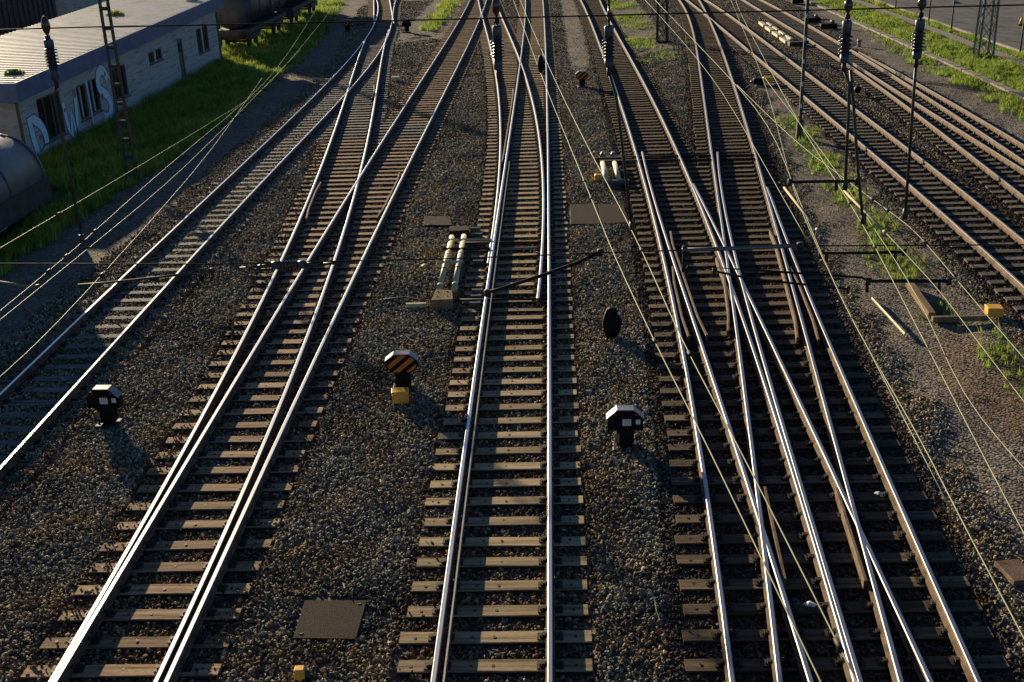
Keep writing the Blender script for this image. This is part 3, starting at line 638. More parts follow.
p = P(116, 19, 3.3); bush('roof_bush', (p.x, p.y, eave(p.y)+.02), .55, 'pale flat tuft of plants on the roof behind the ladder mast', mt=M_blady)
p = P(21, 31, 2.0); bush('roadside_bush', (-29.0, 58.5, 3.2), .75, 'green bush in sunlight behind the back edge of the roof'); 
m = MB(); m.box((-29.0, 58.5, 1.4), (1.6, 1.6, 3.5)); tag(m.build('brick_pier', M_wallg), 'grey block behind the building carrying the sunlit bush', 'pier')

# ------------------------------------------------------------------ tanks and wagons
tk = thing('storage_tank', (-18.45, 38, -.3), 'big grey steel tank lying on the grass at the left edge', 'tank'); tl = tk.location
def cyl_y(m, cx, cz, r, y0, y1, n=40, dome0=.0, dome1=.0):
    rings = []
    for i in range(6): q = i/5*math.pi/2; rings.append((y0-dome0*math.cos(q), r*math.sin(q) if i else .02)) 
    rings += [(y0+(y1-y0)*k/4, r) for k in range(1, 4)]
    for i in range(5, -1, -1): q = i/5*math.pi/2; rings.append((y1+dome1*math.cos(q), r*math.sin(q) if i else .02))
    vs = [(cx+rr*math.sin(2*math.pi*k/n), y, cz+rr*math.cos(2*math.pi*k/n)) for y, rr in rings for k in range(n)]
    fs = [(i*n+k, i*n+(k+1) % n, (i+1)*n+(k+1) % n, (i+1)*n+k) for i in range(len(rings)-1) for k in range(n)]
    m.smooth = True; m.add(vs, fs); m.smooth = False
m = MB(); cyl_y(m, -18.45, 1.08, 1.38, 25, 37.0, dome0=.35, dome1=.35); m.build('shell', M_tank, tk, tl)
for y in (36.9, 34.4, 31.2, 28.2):
    m = MB(); n = 40; r0, r1 = 1.375, 1.41; vs = []
    for k in range(n):
        a = 2*math.pi*k/n
        for rr, yy in ((r0, y-.04), (r1, y-.04), (r1, y+.04), (r0, y+.04)): vs.append((-18.45+rr*math.sin(a), yy, 1.08+rr*math.cos(a)))
    m.add(vs, [(k*4+j, ((k+1) % n)*4+j, ((k+1) % n)*4+(j+1) % 4, k*4+(j+1) % 4) for k in range(n) for j in range(4)]); m.build('hoop', M_tank, tk, tl)
m = MB(); m.box((-17.15, 33.4, .55), (.22, 7.4, .75)); m.box((-18.4, 37.2, .55), (2.6, .25, .75)); m.build('side_box', M_tankd, tk, tl)
for y in (26.5, 31, 35.5):
    m = MB(); m.box((-18.45, y, .0), (2.3, .4, .55)); m.build('saddle', M_tankd, tk, tl)
m = MB(); m.tube([(-16.98, 32.8, -.2), (-16.98, 32.8, 1.6), (-17.5, 32.8, 2.15)], .05, 8); m.tube([(-17.0, 32.95, .2), (-17.0, 33.5, .2)], .03, 6); m.build('pipe', M_alu, tk, tl)
m = MB(); m.tube([(-18.45, 31, 2.3), (-18.45, 31, 2.62)], .3, 16); m.build('manhole', M_tank, tk, tl)
def tank_wagon(x, y0, y1, label, group='tank wagons standing beyond the building'):
    w = thing('tank_wagon', (x, (y0+y1)/2, -.3), label, 'tank wagon', group); l = w.location
    m = MB(); cyl_y(m, x, 2.55, 1.42, y0+.6, y1-.6, dome0=.4, dome1=.4); m.build('tank', M_tankk, w, l)
    m = MB(); m.box((x, (y0+y1)/2, .98), (2.3, y1-y0, .3)); m.build('underframe', M_tankd, w, l)
    for yy in (y0, y1):
        m = MB(); m.box((x, yy, .95), (2.6, .14, .42)); m.build('buffer_beam', M_tankd, w, l)
        for s in (-.87, .87):
            m = MB(); d = -1 if yy == y0 else 1; m.tube([(x+s, yy+d*.07, .85), (x+s, yy+d*.5, .85)], .09, 8); m.tube([(x+s, yy+d*.5, .85), (x+s, yy+d*.56, .85)], .22, 12); m.build('buffer', M_iron, w, l)
    for yy in (y0+1.6, y0+3.4, y1-3.4, y1-1.6):
        for s in (-.75, .75):
            m = MB(); m.tube([(x+s-.06, yy, .25), (x+s+.06, yy, .25)], .46, 18); m.build('wheel', M_iron, w, l)
        m = MB(); m.tube([(x-.9, yy, .25), (x+.9, yy, .25)], .07, 8); m.build('axle', M_iron, w, l)
    for yy in (y0+2.5, y1-2.5):
        m = MB(); m.box((x, yy, .55), (2.1, 2.6, .35)); m.build('bogie', M_tankd, w, l)
    for yy in (y0+3, (y0+y1)/2, y1-3):
        m = MB(); n = 32; vs = []
        for k in range(n):
            a = 2*math.pi*k/n
            for rr, q in ((1.41, yy-.06), (1.45, yy-.06), (1.45, yy+.06), (1.41, yy+.06)): vs.append((x+rr*math.sin(a), q, 2.55+rr*math.cos(a)))
        m.add(vs, [(k*4+j, ((k+1) % n)*4+j, ((k+1) % n)*4+(j+1) % 4, k*4+(j+1) % 4) for k in range(n) for j in range(4)]); m.build('band', M_tankd, w, l)
    m = MB(); cx, cy = x+1.5, (y0+y1)/2
    for s in (-.2, .2): m.tube([(cx+.05, cy+s, 1.0), (cx+.05, cy+s, 2.6), (cx-.55, cy+s, 3.85)], .025, 6)
    for k in range(7): m.tube([(cx+.05, cy-.2, 1.15+k*.22), (cx+.05, cy+.2, 1.15+k*.22)], .018, 5)
    m.build('ladder', M_alu, w, l)
    m = MB(); m.tube([(x, cy, 3.9), (x, cy, 4.2)], .32, 14); m.build('dome_lid', M_tank, w, l)
    return w
tank_wagon(-21.3, 77.6, 90, 'dark grey tank wagon behind the far end of the low building')
tank_wagon(-21.3, 91.5, 104, 'farther grey tank wagon coupled beyond the nearer one at the top edge')
for (tx, ya, yb, la) in ((-21.3, 76.8, 112, 'overgrown siding track under the two tank wagons'),):
    t = thing('siding_track', (tx, ya, -.3), la, 'railway track')
    for s in (-.75, .75): m = MB(); m.box((tx+s, (ya+yb)/2, -.24), (.07, yb-ya, .14)); m.build('rail', M_rust, t, t.location)
    k = 0; me = None
    while ya+.3+k*.65 < yb:
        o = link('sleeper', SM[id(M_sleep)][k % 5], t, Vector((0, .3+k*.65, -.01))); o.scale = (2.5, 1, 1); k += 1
# unseen tall shed, added beyond the left edge to shade the leftmost track
sh = thing('added_shade_shed', (-22.6, 27, -.3), 'tall unseen shed added left of the grey tank to cast shade', 'shed'); l = sh.location
for x in (-25.0, -20.35): m = MB(); m.box((x, 27, 1.95), (.15, 25.7, 4.5)); m.build('wall', M_wallg, sh, l)
for y in (14.07, 39.93): m = MB(); m.box((-22.67, y, 1.95), (4.48, .14, 4.5)); m.build('wall', M_wallg, sh, l)
m = MB(); m.prism([(-2.7,4.21),(2.7,4.21),(2.7,4.3),(0,4.65),(-2.7,4.3)], 13.7, 40.3, Matrix.Translation((-22.67,0,0))); m.build('roof', M_fascia, sh, l)
for y in (18, 26, 34):
    m = MB(); m.box((-20.24, y, 1.2), (.08, 3.0, 3.0)); d = m.build('door', M_door, sh, l)
    m = MB(); m.box((-20.18, y+1.2, 1.0), (.05, .05, .3)); m.build('handle', M_iron, d, l)
# covered goods wagons far left
def goods(x, y0, y1, mt, name, label, ribs):
    w = thing(name, (x, (y0+y1)/2, 0), label, 'wagon'); l = w.location; cy = (y0+y1)/2
    m = MB(); m.box((x, cy, 2.3), (2.8, y1-y0, 2.6)); m.build('body', mt, w, l)
    k = y0+.4
    while ribs and k < y1-.2: m = MB(); m.box((x+1.44, k, 2.3), (.08, .16, 2.5)); m.build('rib', mt, w, l); k += .8
    m = MB(); m.box((x, cy, .82), (2.6, y1-y0-.4, .36)); m.build('underframe', M_iron, w, l)
    m = MB(); m.prism([(-1.5,3.6),(1.5,3.6),(1.3,3.85),(0,4.05),(-1.3,3.85)], y0-.1, y1+.1, Matrix.Translation((x,0,0))); m.build('roof', M_tankd, w, l)
    for y in (y0+2, y0+4, y1-4, y1-2):
        m = MB(); m.tube([(x+.7, y, .46), (x+.84, y, .46)], .46, 16); m.build('wheel', M_iron, w, l)
        m = MB(); m.box((x+1.0, y, .55), (.16, .5, .3)); m.build('axle_box', M_iron, w, l)
goods(-37.4, 64, 85, M_tankd, 'goods_wagon', 'dark ribbed goods wagon beyond the building at the top left corner', True)
goods(-37.4, 86.6, 103, M_wall, 'white_goods_wagon', 'pale wagon behind the dark ribbed one at the top left', False)

# ------------------------------------------------------------------ masts
def lattice(base, w0, w1, h, label, mt, seg=9, braces=True, flat=None, rz=0):
    t = thing('lattice_mast', base, label, 'mast', 'overhead line masts'); b = Vector(base)
    d0, d1 = (flat or w0), (flat or w1)
    c = lambda k, s: Vector((s[0]*(w0+(w1-w0)*k)/2, s[1]*(d0+(d1-d0)*k)/2, h*k))
    cs = [(-1,-1),(1,-1),(1,1),(-1,1)]
    for s in cs:
        m = MB(); m.tube([c(0, s), c(1, s)], .06 if not flat else .035, 4); m.build('leg', mt, t)
    m = MB()
    for f in range(4):
        s, q = cs[f], cs[(f+1) % 4]
        for k in range(seg):
            a, e = k/seg, (k+1)/seg
            if braces:
                m.tube([c(a, s), c(e, q)] if (k+f) % 2 else [c(a, q), c(e, s)], .022, 4)
                m.tube([c(a, s), c(e, q)] if not (k+f) % 2 else [c(a, q), c(e, s)], .018, 4)
            if not braces and f in (0, 2): m.box((c(a+.5/seg, s)+c(a+.5/seg, q))/2, ((c(a, s)-c(a, q)).length, .012, .12))
    m.build('bracing', mt, t)
    m = MB(); m.bbox((0, 0, .0), (w0+.3, d0+.3, .22), .03); m.build('foundation', M_slab, t)
    t.rotation_euler.z = rz
    return t
b0 = P(133, 184, -.25); lattice((b0.x, b0.y, -.25), .36, .26, 8.6, 'slim ladder-like mast standing in the grass in front of the pale building', M_mastd, 13, False, .14)
b0 = P(218, 51, -.3); lattice((b0.x, b0.y, -.3), .5, .35, 8.6, 'dark lattice mast beside the far corner of the pale building', M_mastd, 12, True)
b0 = P(662, 42, -.05); lattice((b0.x, b0.y, -.05), .62, .42, 9.0, 'dark lattice mast in the green patch between the tracks at the top', M_mastd, 10, True)
b0 = P(983, 57, -.05); lattice((b0.x, b0.y, -.05), .80, .5, 10.0, 'light grey lattice mast standing in grass near the road', M_mast, 10, True)
b0 = P(799, 139, -.05); t = thing('steel_post', b0, 'narrow olive post with white marks at the start of the weedy strip', 'post'); m = MB()
m.box((0,0,3.9), (.12, .08, 6.6)); m.build('shaft', M_mastd, t)
m = MB(); m.box((0, 0, .35), (.24, .17, .8)); m.build('sleeve', M_mastd, t); 
for k in range(7): m = MB(); m.box((-.02, -.046, 1.3+k*.85), (.075, .006, .16)); m.build('white_mark', M_white, t)
m = MB(); m.tube([(-.06, -.08, .9), (-.5, -.08, .55), (-.75, -.05, .1)], .02, 6); m.build('cable', M_dwire, t)

# ------------------------------------------------------------------ dwarf signals
def signal(base, label, style, rz=0, group='dwarf signals between the tracks', s=.92):
    t = thing('dwarf_signal', base, label, 'dwarf signal', group); t.rotation_euler.z = rz
    zc, w, h, dp = .64*s, .70*s, .44*s, .20*s
    oc = [(-.32,-.5),(.32,-.5),(.5,-.22),(.5,.18),(.24,.5),(-.24,.5),(-.5,.18),(-.5,-.22)]
    if style in ('face', 'plain'): oc = [(-.5,-.5),(.5,-.5),(.5,.1),(.22,.5),(-.22,.5),(-.5,.1)]
    pr = [(a*w, zc+b*h) for a, b in oc]
    m = MB(); m.prism(pr, -dp/2, dp/2, Matrix.Identity(4)); m.build('housing', M_black, t)
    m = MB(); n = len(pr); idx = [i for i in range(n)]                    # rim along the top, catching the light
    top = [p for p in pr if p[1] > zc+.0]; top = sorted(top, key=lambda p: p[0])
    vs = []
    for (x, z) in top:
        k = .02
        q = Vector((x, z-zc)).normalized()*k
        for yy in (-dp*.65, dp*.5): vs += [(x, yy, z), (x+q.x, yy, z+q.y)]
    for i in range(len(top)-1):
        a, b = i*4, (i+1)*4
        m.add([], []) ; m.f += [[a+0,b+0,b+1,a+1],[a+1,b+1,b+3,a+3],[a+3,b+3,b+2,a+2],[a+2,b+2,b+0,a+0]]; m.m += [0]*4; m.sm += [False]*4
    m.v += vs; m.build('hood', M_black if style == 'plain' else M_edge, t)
    fy = -dp/2-.012
    if style == 'striped':
        ins = [(a*.90, zc+(b-zc)*.90) for a, b in pr]
        m = MB(); m.add([(a, fy, b) for a, b in ins], [tuple(range(len(ins)))]); m.build('face_panel', M_black, t)
        def clip(poly, A, B, C):        # keep A x + B z < C
            out = []
            for i in range(len(poly)):
                p, q = poly[i], poly[(i+1) % len(poly)]; dp_, dq = A*p[0]+B*p[1]-C, A*q[0]+B*q[1]-C
                if dp_ <= 0: out.append(p)
                if dp_*dq < 0: k = dp_/(dp_-dq); out.append((p[0]+(q[0]-p[0])*k, p[1]+(q[1]-p[1])*k))
            return out
        A, B = -.64, .77
        for c0 in (-.285, -.105, .075):
            c = B*zc+c0; pl = clip(clip(ins, A, B, c+.095), -A, -B, -c)
            if len(pl) > 2: m = MB(); m.add([(a, fy-.004, b) for a, b in pl], [tuple(range(len(pl)))]); m.build('orange_stripe', M_orange, t)
    elif style == 'face':
        m = MB(); m.box((.03*s, fy, zc-.04*s), (.17*s, .012, .14*s)); m.build('white_plate', M_white, t)
        for q in (-.035, .01, .05): m = MB(); m.box((.03*s+q*s, fy-.008, zc-.04*s), (.012*s, .004, .10*s)); m.build('plate_mark', M_edge, t)
        m = MB(); m.box((.25*s, fy, zc-.03*s), (.09*s, .012, .10*s)); m.build('white_plate', M_white, t)
        for q in (-.19, .2):
            m = MB(); m.tube([(q*s, fy, zc+.13*s), (q*s, fy-.03, zc+.13*s)], .035*s, 12); m.build('lens', mat_lens, t)
            m = MB(); m.tube([(q*s, fy-.0, zc+.135*s), (q*s, fy-.06, zc+.145*s)], .05*s, 12, caps=False); m.build('lens_hood', M_black, t)
    else:
        m = MB(); m.box((0, fy, zc), (.3*s, .02, .3*s)); m.build('back_hatch', M_black, t)
    m = MB(); m.box((0, .02, .25*s), (.34*s, .24*s, .36*s)); m.build('case', M_black, t)
    m = MB(); m.tube([(0, 0, -.1), (0, 0, .45*s)], .06*s, 10); m.build('post', M_iron, t)
    m = MB(); m.bbox((0, 0, -.02), (.5*s, .42*s, .12), .02); m.build('foot', M_iron, t)
    if style == 'face': m = MB(); m.box((-.16*s, -.05*s, .24*s), (.09*s, .10*s, .2*s)); m.build('junction_box', M_wood, t)
    return t
mat_lens = mat('red_lens', [(.35,.03,.04),(.5,.05,.06)], 5, .15)
sg = [((109,424),'black dwarf signal with white plate beside the shaded left track','face'),((404,388),'octagonal dwarf signal with orange and black stripes above the yellow box','striped'),
      ((625,447),'black dwarf signal with red lenses right of the central track','face'),((582,87),'small brown striped dwarf signal near the top centre','striped'),
      ((348,31),'far striped dwarf signal on the grey footpath at the top left','striped'),((407,32),'far dark dwarf signal beside the pale sandy patch at the top','plain')]
for (x, y), lb, st in sg:
    b0 = P(x, y, -.03); signal(b0, lb, st, rz=random.uniform(-.06,.06))
b0 = P(612, 338.5, -.03); t = thing('black_disc', b0, 'plain matt black oval disc on the gravel right of the central track', 'disc marker'); t.rotation_euler.z = .05
ol = [(-.05,.74),(-.12,.70),(-.17,.58),(-.21,.42),(-.21,.26),(-.17,.12),(-.13,.02),(-.03,-.02),(.06,.02),(.15,.10),(.20,.24),(.225,.38),(.205,.48),(.13,.56),(.12,.66),(.06,.73)]
m = MB(); m.prism([(a, b+.02) for a, b in ol], -.05, .05, Matrix.Identity(4)); m.build('disc', M_black, t)
m = MB(); m.prism([(a*.8, .36+(b-.36)*.8+.02) for a, b in ol], .05, .11, Matrix.Identity(4)); m.build('back_cover', M_black, t)
m = MB(); m.tube([(0, .08, -.1), (0, .08, .3)], .05, 8); m.build('post', M_iron, t)

# ------------------------------------------------------------------ small things on the ground
def ybox(px, py, d, label, rz=0, mt=None, cat='box', name='yellow_box', z=-.03):
    b0 = P(px, py, z); t = thing(name, b0, label, cat); mt = mt or M_yellow
    m = MB(); m.bbox((0,0,d[2]/2+.05), d, .02); m.build('body', mt, t)
    m = MB(); m.bbox((0,0,d[2]+.07), (d[0]*1.06, d[1]*1.06, .05), .015); m.build('lid', mt, t)
    for sx in (-1, 1):
        for sy in (-1, 1): m = MB(); m.box((sx*d[0]*.38, sy*d[1]*.36, .02), (.04, .04, .1)); m.build('foot', M_iron, t)
    t.rotation_euler.z = rz; return t
ybox(401, 403, (.33,.24,.20), 'orange-yellow box on the gravel in front of the striped dwarf signal', .12)
ybox(993, 317, (.34,.30,.17), 'bright yellow box at the end of the timber edging right of the weeds', -.1)
ybox(301, 681, (.13,.12,.12), 'small yellow box at the bottom edge left of the brown slab', .05)
ybox(309, 680, (.06,.08,.08), 'tiny grey-blue block touching the small yellow box', .05, M_cap, 'block', 'grey_block')
ybox(396, 81, (.42,.3,.14), 'small pale box between the tracks above the far sleepers', 0, M_cream, 'box', 'pale_box')
def slab(pts, label, z=.012, th=.06, mt=None):
    vs = [P(x, y, z) for x, y in pts]; c = sum(vs, Vector())/4; t = thing('cable_duct_cover', c, label, 'cover slab'); n = len(vs)
    m = MB(); lo = [v-c-Vector((0,0,th)) for v in vs]; up = [v-c-Vector((0,0,.008)) for v in vs]; tp = [(v-c)*.985 for v in vs]
    m.add(lo+up+tp, [(0,1,2,3),(8,9,10,11)]+[(k+i, k+(i+1) % 4, k+4+(i+1) % 4, k+4+i) for k in (0,4) for i in range(4)]); m.build('plate', mt or M_slab, t)
    for i in (0, 2): m = MB(); p = tp[i]*.8; m.box((p.x, p.y, .004), (.05, .025, .008)); m.build('lifting_eye', M_iron, t)
slab([(293,638),(356,639),(367,600),(305,600)], 'large brown slab lying on the gravel at the bottom left')
slab([(571,224),(600,224),(597,204),(570,204)], 'left half of the brown duct cover right of the central track')
slab([(601,224),(629,222),(623,204),(598,204)], 'right half of the brown duct cover beside the crossover')
slab([(424,225),(452,225),(450,216),(424,216)], 'small dark duct cover behind the point machine')

def machine(o, label, mirror=1, yaw=0):
    """point machine with two pipes, o = map from local metres to the world"""
    t = thing('point_machine', o, label, 'point machine', 'point machines'); s = mirror
    return t
# centre machine, built from marks read off the ground plane
def at(x, y, z=.1): return P(x, y, z)
base = at(448, 290, 0); t = thing('point_machine', base, 'point machine with two cream pipes left of the central track', 'point machine'); L1 = t.location
def quadblock(pts, z0, z1, name, mt, inset=0.02):
    vs = [P(x, y, z1) for x, y in pts]; c = sum(vs, Vector())/4; m = MB()
    up = [c+(v-c)*(1-inset) for v in vs]; lo = [Vector((v.x, v.y, z0)) for v in vs]; md = [Vector((v.x, v.y, z1-.02)) for v in vs]
    m.add(lo+md+up, [(0,1,2,3),(8,9,10,11)]+[(k+i, k+(i+1) % 4, k+4+(i+1) % 4, k+4+i) for k in (0,4) for i in range(4)]); return m.build(name, mt, t, L1)
quadblock([(431,300),(453,299),(452,290),(436,289)], .0, .26, 'motor_case', M_wood)
quadblock([(449,231),(469,230),(468,226),(450,226)], .0, .22, 'end_case', M_slab)
for a, b in (((439,291),(452,237)), ((454,290),(464,236))):
    m = MB(); m.tube([P(a[0], a[1], .14), P(b[0], b[1], .14)], .075, 12); m.build('pipe', M_cream, t, L1)
for y, x0, x1, mt in ((240,445,491,M_cream),(262,441,463,M_cream),(249,443,490,M_iron)):
    m = MB(); a, b = P(x0, y, .2), P(x1, y-.5, .2); m.tube([a, b], .04, 4); m.build('cross_bar', mt, t, L1)
for y in (243, 300): 
    m = MB(); m.tube([P(455, y, .08), P(545, y-1, .08)], .03, 8); m.build('point_rod', M_iron, t, L1)
m = MB(); m.box(P(416, 305, .02), (.5, .09, .1)); m.build('side_arm', M_cream, t, L1)
for x, y in ((474,229),(476,235),(477,262),(476,291),(475,297),(474,304)):
    m = MB(); m.box(P(x, y, .06), (.22, .10, .10)); m.box(P(x+5, y, .06), (.08, .12, .12)); m.build('sliding_chair', M_alu, t, L1)
for k, (x, y) in enumerate(((437,296),(447,295.5),(438,291.5),(447,291.2))):
    m = MB(); c = P(x, y, .27); m.tube([c-Vector((0,0,.03)), c+Vector((0,0,.012))], .018, 6); m.build('bolt', M_iron, t, L1)
for a, b in (((439,291),(452,237)), ((454,290),(464,236))):
    for q in (.08, .36, .62, .9):
        pa_, pb_ = P(a[0], a[1], .14), P(b[0], b[1], .14); c = pa_.lerp(pb_, q); d = (pb_-pa_).normalized()*.03; m = MB(); m.tube([c-d, c+d], .083, 12); m.build('pipe_collar', M_iron if q in (.36,) else M_cream, t, L1)
m = MB(); m.tube([P(431, 297, .1), P(420, 300, .04), P(405, 297, .02), P(380, 300, .0)], .022, 6); m.build('cable', M_iron, t, L1)
# second machine between the centre and the crossover
base = at(606, 172, 0); t = thing('point_machine', base, 'point machine with two short white pipes behind the brown duct cover', 'point machine'); L1 = t.location
for pts in (((602.5,163),(606.5,181)), ((614.5,163),(619,180))):
    m = MB(); m.tube([P(x, y, .16) for x, y in pts], .085, 12); m.build('pipe', M_cream, t, L1)
for x in (602, 612.5): m = MB(); m.tube([P(x, 156, .16), P(x+.6, 153, .16)], .08, 12); m.build('pipe_end', M_alu, t, L1)
m = MB(); m.box(P(608, 159, .1), (1.0, .14, .14)); m.build('bracket', M_iron, t, L1)
m = MB(); m.box(P(616, 182, .1), (.9, .2, .14)); m.build('bracket', M_cap, t, L1)
m = MB(); m.bbox(P(598, 177, .12), (.24, .22, .2), .03); m.build('yellow_case', M_yellow, t, L1)
for y in (157, 161):
    m = MB(); m.tube([P(598, y, .08), P(768, y-2.5, .08)], .032, 8); m.build('point_rod', M_iron, t, L1)
# lamp box right of the crossover
base = P(768, 82, 0); t = thing('point_lantern', base, 'yellow and black lantern box right of the far crossover', 'lantern'); L1 = t.location
m = MB(); m.bbox(P(767, 80, .18), (.42, .3, .3), .03); m.build('yellow_case', M_yellow, t, L1)
m = MB(); m.bbox(P(758, 81, .14), (.5, .34, .3), .05); m.build('black_case', M_black, t, L1)
m = MB(); m.tube([P(753, 81, .2), P(751.5, 83, .1)], .1, 10); m.build('end_cap', M_alu, t, L1)
# painted beams in two rows
for row, (a, b, w, mt) in enumerate((((760,22),(789,43.5), .30, M_cream), ((767,23),(793,40.5), .2, M_cream))):
    pa, pb = P(a[0], a[1], .12), P(b[0], b[1], .12); n = 4
    for k in range(n):
        q0 = pa.lerp(pb, k/n+.02); q1 = pa.lerp(pb, (k+.82)/n); c = (q0+q1)/2; m = MB()
        m.bbox((0,0,0), (w, (q1-q0).length, .16), .02, rz=-math.atan2((q1-q0).x, (q1-q0).y)); o = m.build('painted_beam', mt); o.location = c
        tag(o, ['cream beam of the thicker left row beside the far rusty track, number %s from the top' % ['one','two','three','four'][k], 'short cream beam of the thinner right row, number %s from the top' % ['one','two','three','four'][k]][row], 'beam', 'cream beams by the far rusty track')
m = MB(); c = P(796, 44, .1); m.bbox(c, (.9, .6, .3), .05); m.tube([c+Vector((.5,0,.1)), c+Vector((.75,0,.1))], .1, 8); tag(m.build('drive_case', M_iron), 'dark iron case at the lower end of the cream beams', 'case')
for px_, py_, lb in ((812,22,'black point machine at the edge of the dirt beyond the right tracks'), (828,28,'second dark point machine just below the black one on the right dirt')):
    c = P(px_, py_, .0); t = thing('far_point_machine', c, lb, 'point machine'); m = MB(); m.bbox((0,0,.15), (1.1, .6, .3), .05); m.build('case', M_black, t)
    m = MB(); m.tube([(-.9,0,.12), (1.2,0,.12)], .05, 8); m.build('rod', M_iron, t)
    m = MB(); m.tube([(.3,.1,.3), (.3,.1,.5)], .12, 10); m.build('cap', M_alu, t)
for px_, py_, lb in ((797,3,'white and black lever box at the very top right of the tracks'),):
    c = P(px_, py_, .0); t = thing('lever_box', c, lb, 'lever'); m = MB(); m.bbox((0,0,.3), (.9, .7, .6), .06); m.build('case', M_black, t)
    m = MB(); m.tube([(-.8,0,.2), (-.7,0,.9), (-.3,0,.95)], .09, 8); m.build('lever', M_white, t)
c = P(859, 46, .0); t = thing('marker_stub', c, 'short pale stub beside the outer rusty rail', 'marker'); m = MB(); m.tube([(0,0,-.05),(0,0,.28)], .11, 10); m.build('post', M_conc, t); m = MB(); m.tube([(0,0,.28),(0,0,.36)], .13, 10); m.build('cap', M_alu, t)
c = P(857, 95, .0); t = thing('black_lamp', c, 'round black lamp on the gravel between the rusty tracks', 'lamp'); m = MB(); cyl_y(m, 0, .25, .16, -.1, .1, 16, .05, .05); m.build('lamp_body', M_black, t); m = MB(); m.tube([(0,0,-.05),(0,0,.12)], .04, 8); m.build('foot', M_iron, t)
# timber edging
def plank(a, b, w, h, label, name='edging_plank', mt=None, z=.05):
    pa, pb = P(a[0], a[1], z), P(b[0], b[1], z); c = (pa+pb)/2; d = pb-pa
    m = MB(); m.bbox((0,0,0), (w, d.length, h), .012, rz=-math.atan2(d.x, d.y)); o = m.build(name, mt or M_wood); o.location = c; return tag(o, label, 'plank')
plank((909,283),(932,316), .17, .16, 'brown timber edging lying lengthwise among the weeds')
plank((932,319),(989,317.5), .12, .12, 'narrow timber edging running sideways to the yellow box')
plank((872,298),(905,334), .035, .05, 'thin pale rod on the dirt left of the timber edging', 'ground_rod', M_cream)
m = MB(); c = P(1016, 572, 0); m.bbox(c, (.38, .55, .08), .01, rz=.15); tag(m.build('rusty_plate', M_rust), 'rusty red plate at the right edge of the picture', 'plate')
for i, (x, y, s, lb) in enumerate(((879,494,.10,'white scrap of paper on the brown dirt at right'), (988,493,.05,'tiny white scrap near the right edge'), (809,605,.11,'pale scrap lying between the crossover rails'), (838,302,.06,'pale stone-like scrap left of the weeds'), (568,84+0,.08,'pale flake left of the small striped signal'), (595,152,.12,'pale chip above the second point machine'), (430,225,.14,'cream chip lying on the small dark cover'), (425,265,.16,'bent cream bracket lying left of the point machine'))):
    c = P(x, y, .035); m = MB(); rr = random.Random(i); n = 6
    vs = [(math.cos(k/n*6.28)*s*rr.uniform(.5,1.1), math.sin(k/n*6.28)*s*rr.uniform(.4,.8), rr.uniform(0,.03)) for k in range(n)]+[(0,0,.05)]
    m.add(vs, [(k, (k+1) % n, n) for k in range(n)]); o = m.build('litter_scrap', M_paper if i < 4 else M_cream); o.location = c; tag(o, lb, 'scrap')
for i, (a, b, lb) in enumerate((((655,601),(660,620),'dry stalk on the gravel right of the central track'), ((343,583),(349,593),'dry stalk on the gravel above the brown slab'))):
    m = MB(); m.tube([P(a[0], a[1], .06), P((a[0]+b[0])/2-1, (a[1]+b[1])/2, .08), P(b[0], b[1], .04)], .008, 5); tag(m.build('dry_stalk', M_straw), lb, 'stalk')

# ------------------------------------------------------------------ right-hand edge: trough, path, road, fence
def strip(x0, x1, ya, yb, z, name, mt, seg=2.0, wob=0):
    ys = np.arange(ya, yb+seg, seg); m = MB(); vs = []
    for y in ys:
        w = wob*math.sin(y*.7); vs += [(x0+w, y, z), (x1+w, y, z)]
    m.add(vs, [(2*i, 2*i+1, 2*i+3, 2*i+2) for i in range(len(ys)-1)]); return tag(m.build(name, mt), kind='structure')
strip(26.3, 60, 30, 135, .03, 'road', M_asph)
strip(24.6, 25.35, 40, 120, -.0, 'path', M_conc, wob=.05)
tr = thing('cable_trough', (21.3, 48, -.02), 'line of pale concrete trough lids along the grass on the right', 'cable trough')
y = 48.0; lid = None
while y < 110:
    if lid is None:
        m = MB(); m.bbox((0,0,0), (.40, .94, .10), .015); lid = m.build('lid', M_conc, mesh_only=True)
    o = link('trough_lid', lid, tr, Vector((random.uniform(-.02,.02), y-48, .05+random.uniform(-.012,.012)))); o.rotation_euler.z = random.uniform(-.02,.02); y += 1.0
fe = thing('road_fence', (26.3, 40, 0), 'thin dark post and wire fence between the grass and the road', 'fence')
fy_ = [p for p in (P(1000,38,0).y-6.2, P(1000,38,0).y, P(956,28,0).y, P(935,20,0).y, P(903,8,0).y, P(892,4,0).y+3)]
ply = sorted(set([round(v,1) for v in fy_]+[45, 51, 57]))
for y in ply:
    m = MB(); m.tube([(26.25, y, -.1), (26.25, y, 2.3)], .05, 6); m.build('fence_post', M_post, fe, fe.location)
for z in (.6, 1.3, 2.1):
    m = MB(); m.tube([(26.25, 40, z), (26.25, 112, z)], .008, 4); m.build('fence_wire', M_dwire, fe, fe.location)
m = MB(); m.box((26.34, 80, .045), (.14, 80, .13)); tag(m.build('kerb', M_conc), kind='structure')
for px_, py_, c_, lb in ((956,3,M_white,'white road stud nearest the fence line at the top right'), (1021,25,M_yellow,'yellow road cone-like marker at the right edge of the road')):
    c = P(px_, py_, .04); t = thing('road_marker', c, lb, 'road marker'); m = MB(); m.bbox((0,0,.03), (.5,.5,.06), .01); m.build('base', M_black, t); m = MB(); m.tube([(0,0,.06),(0,0,.5)], [.16,.05], 12); m.build('cone', c_, t)

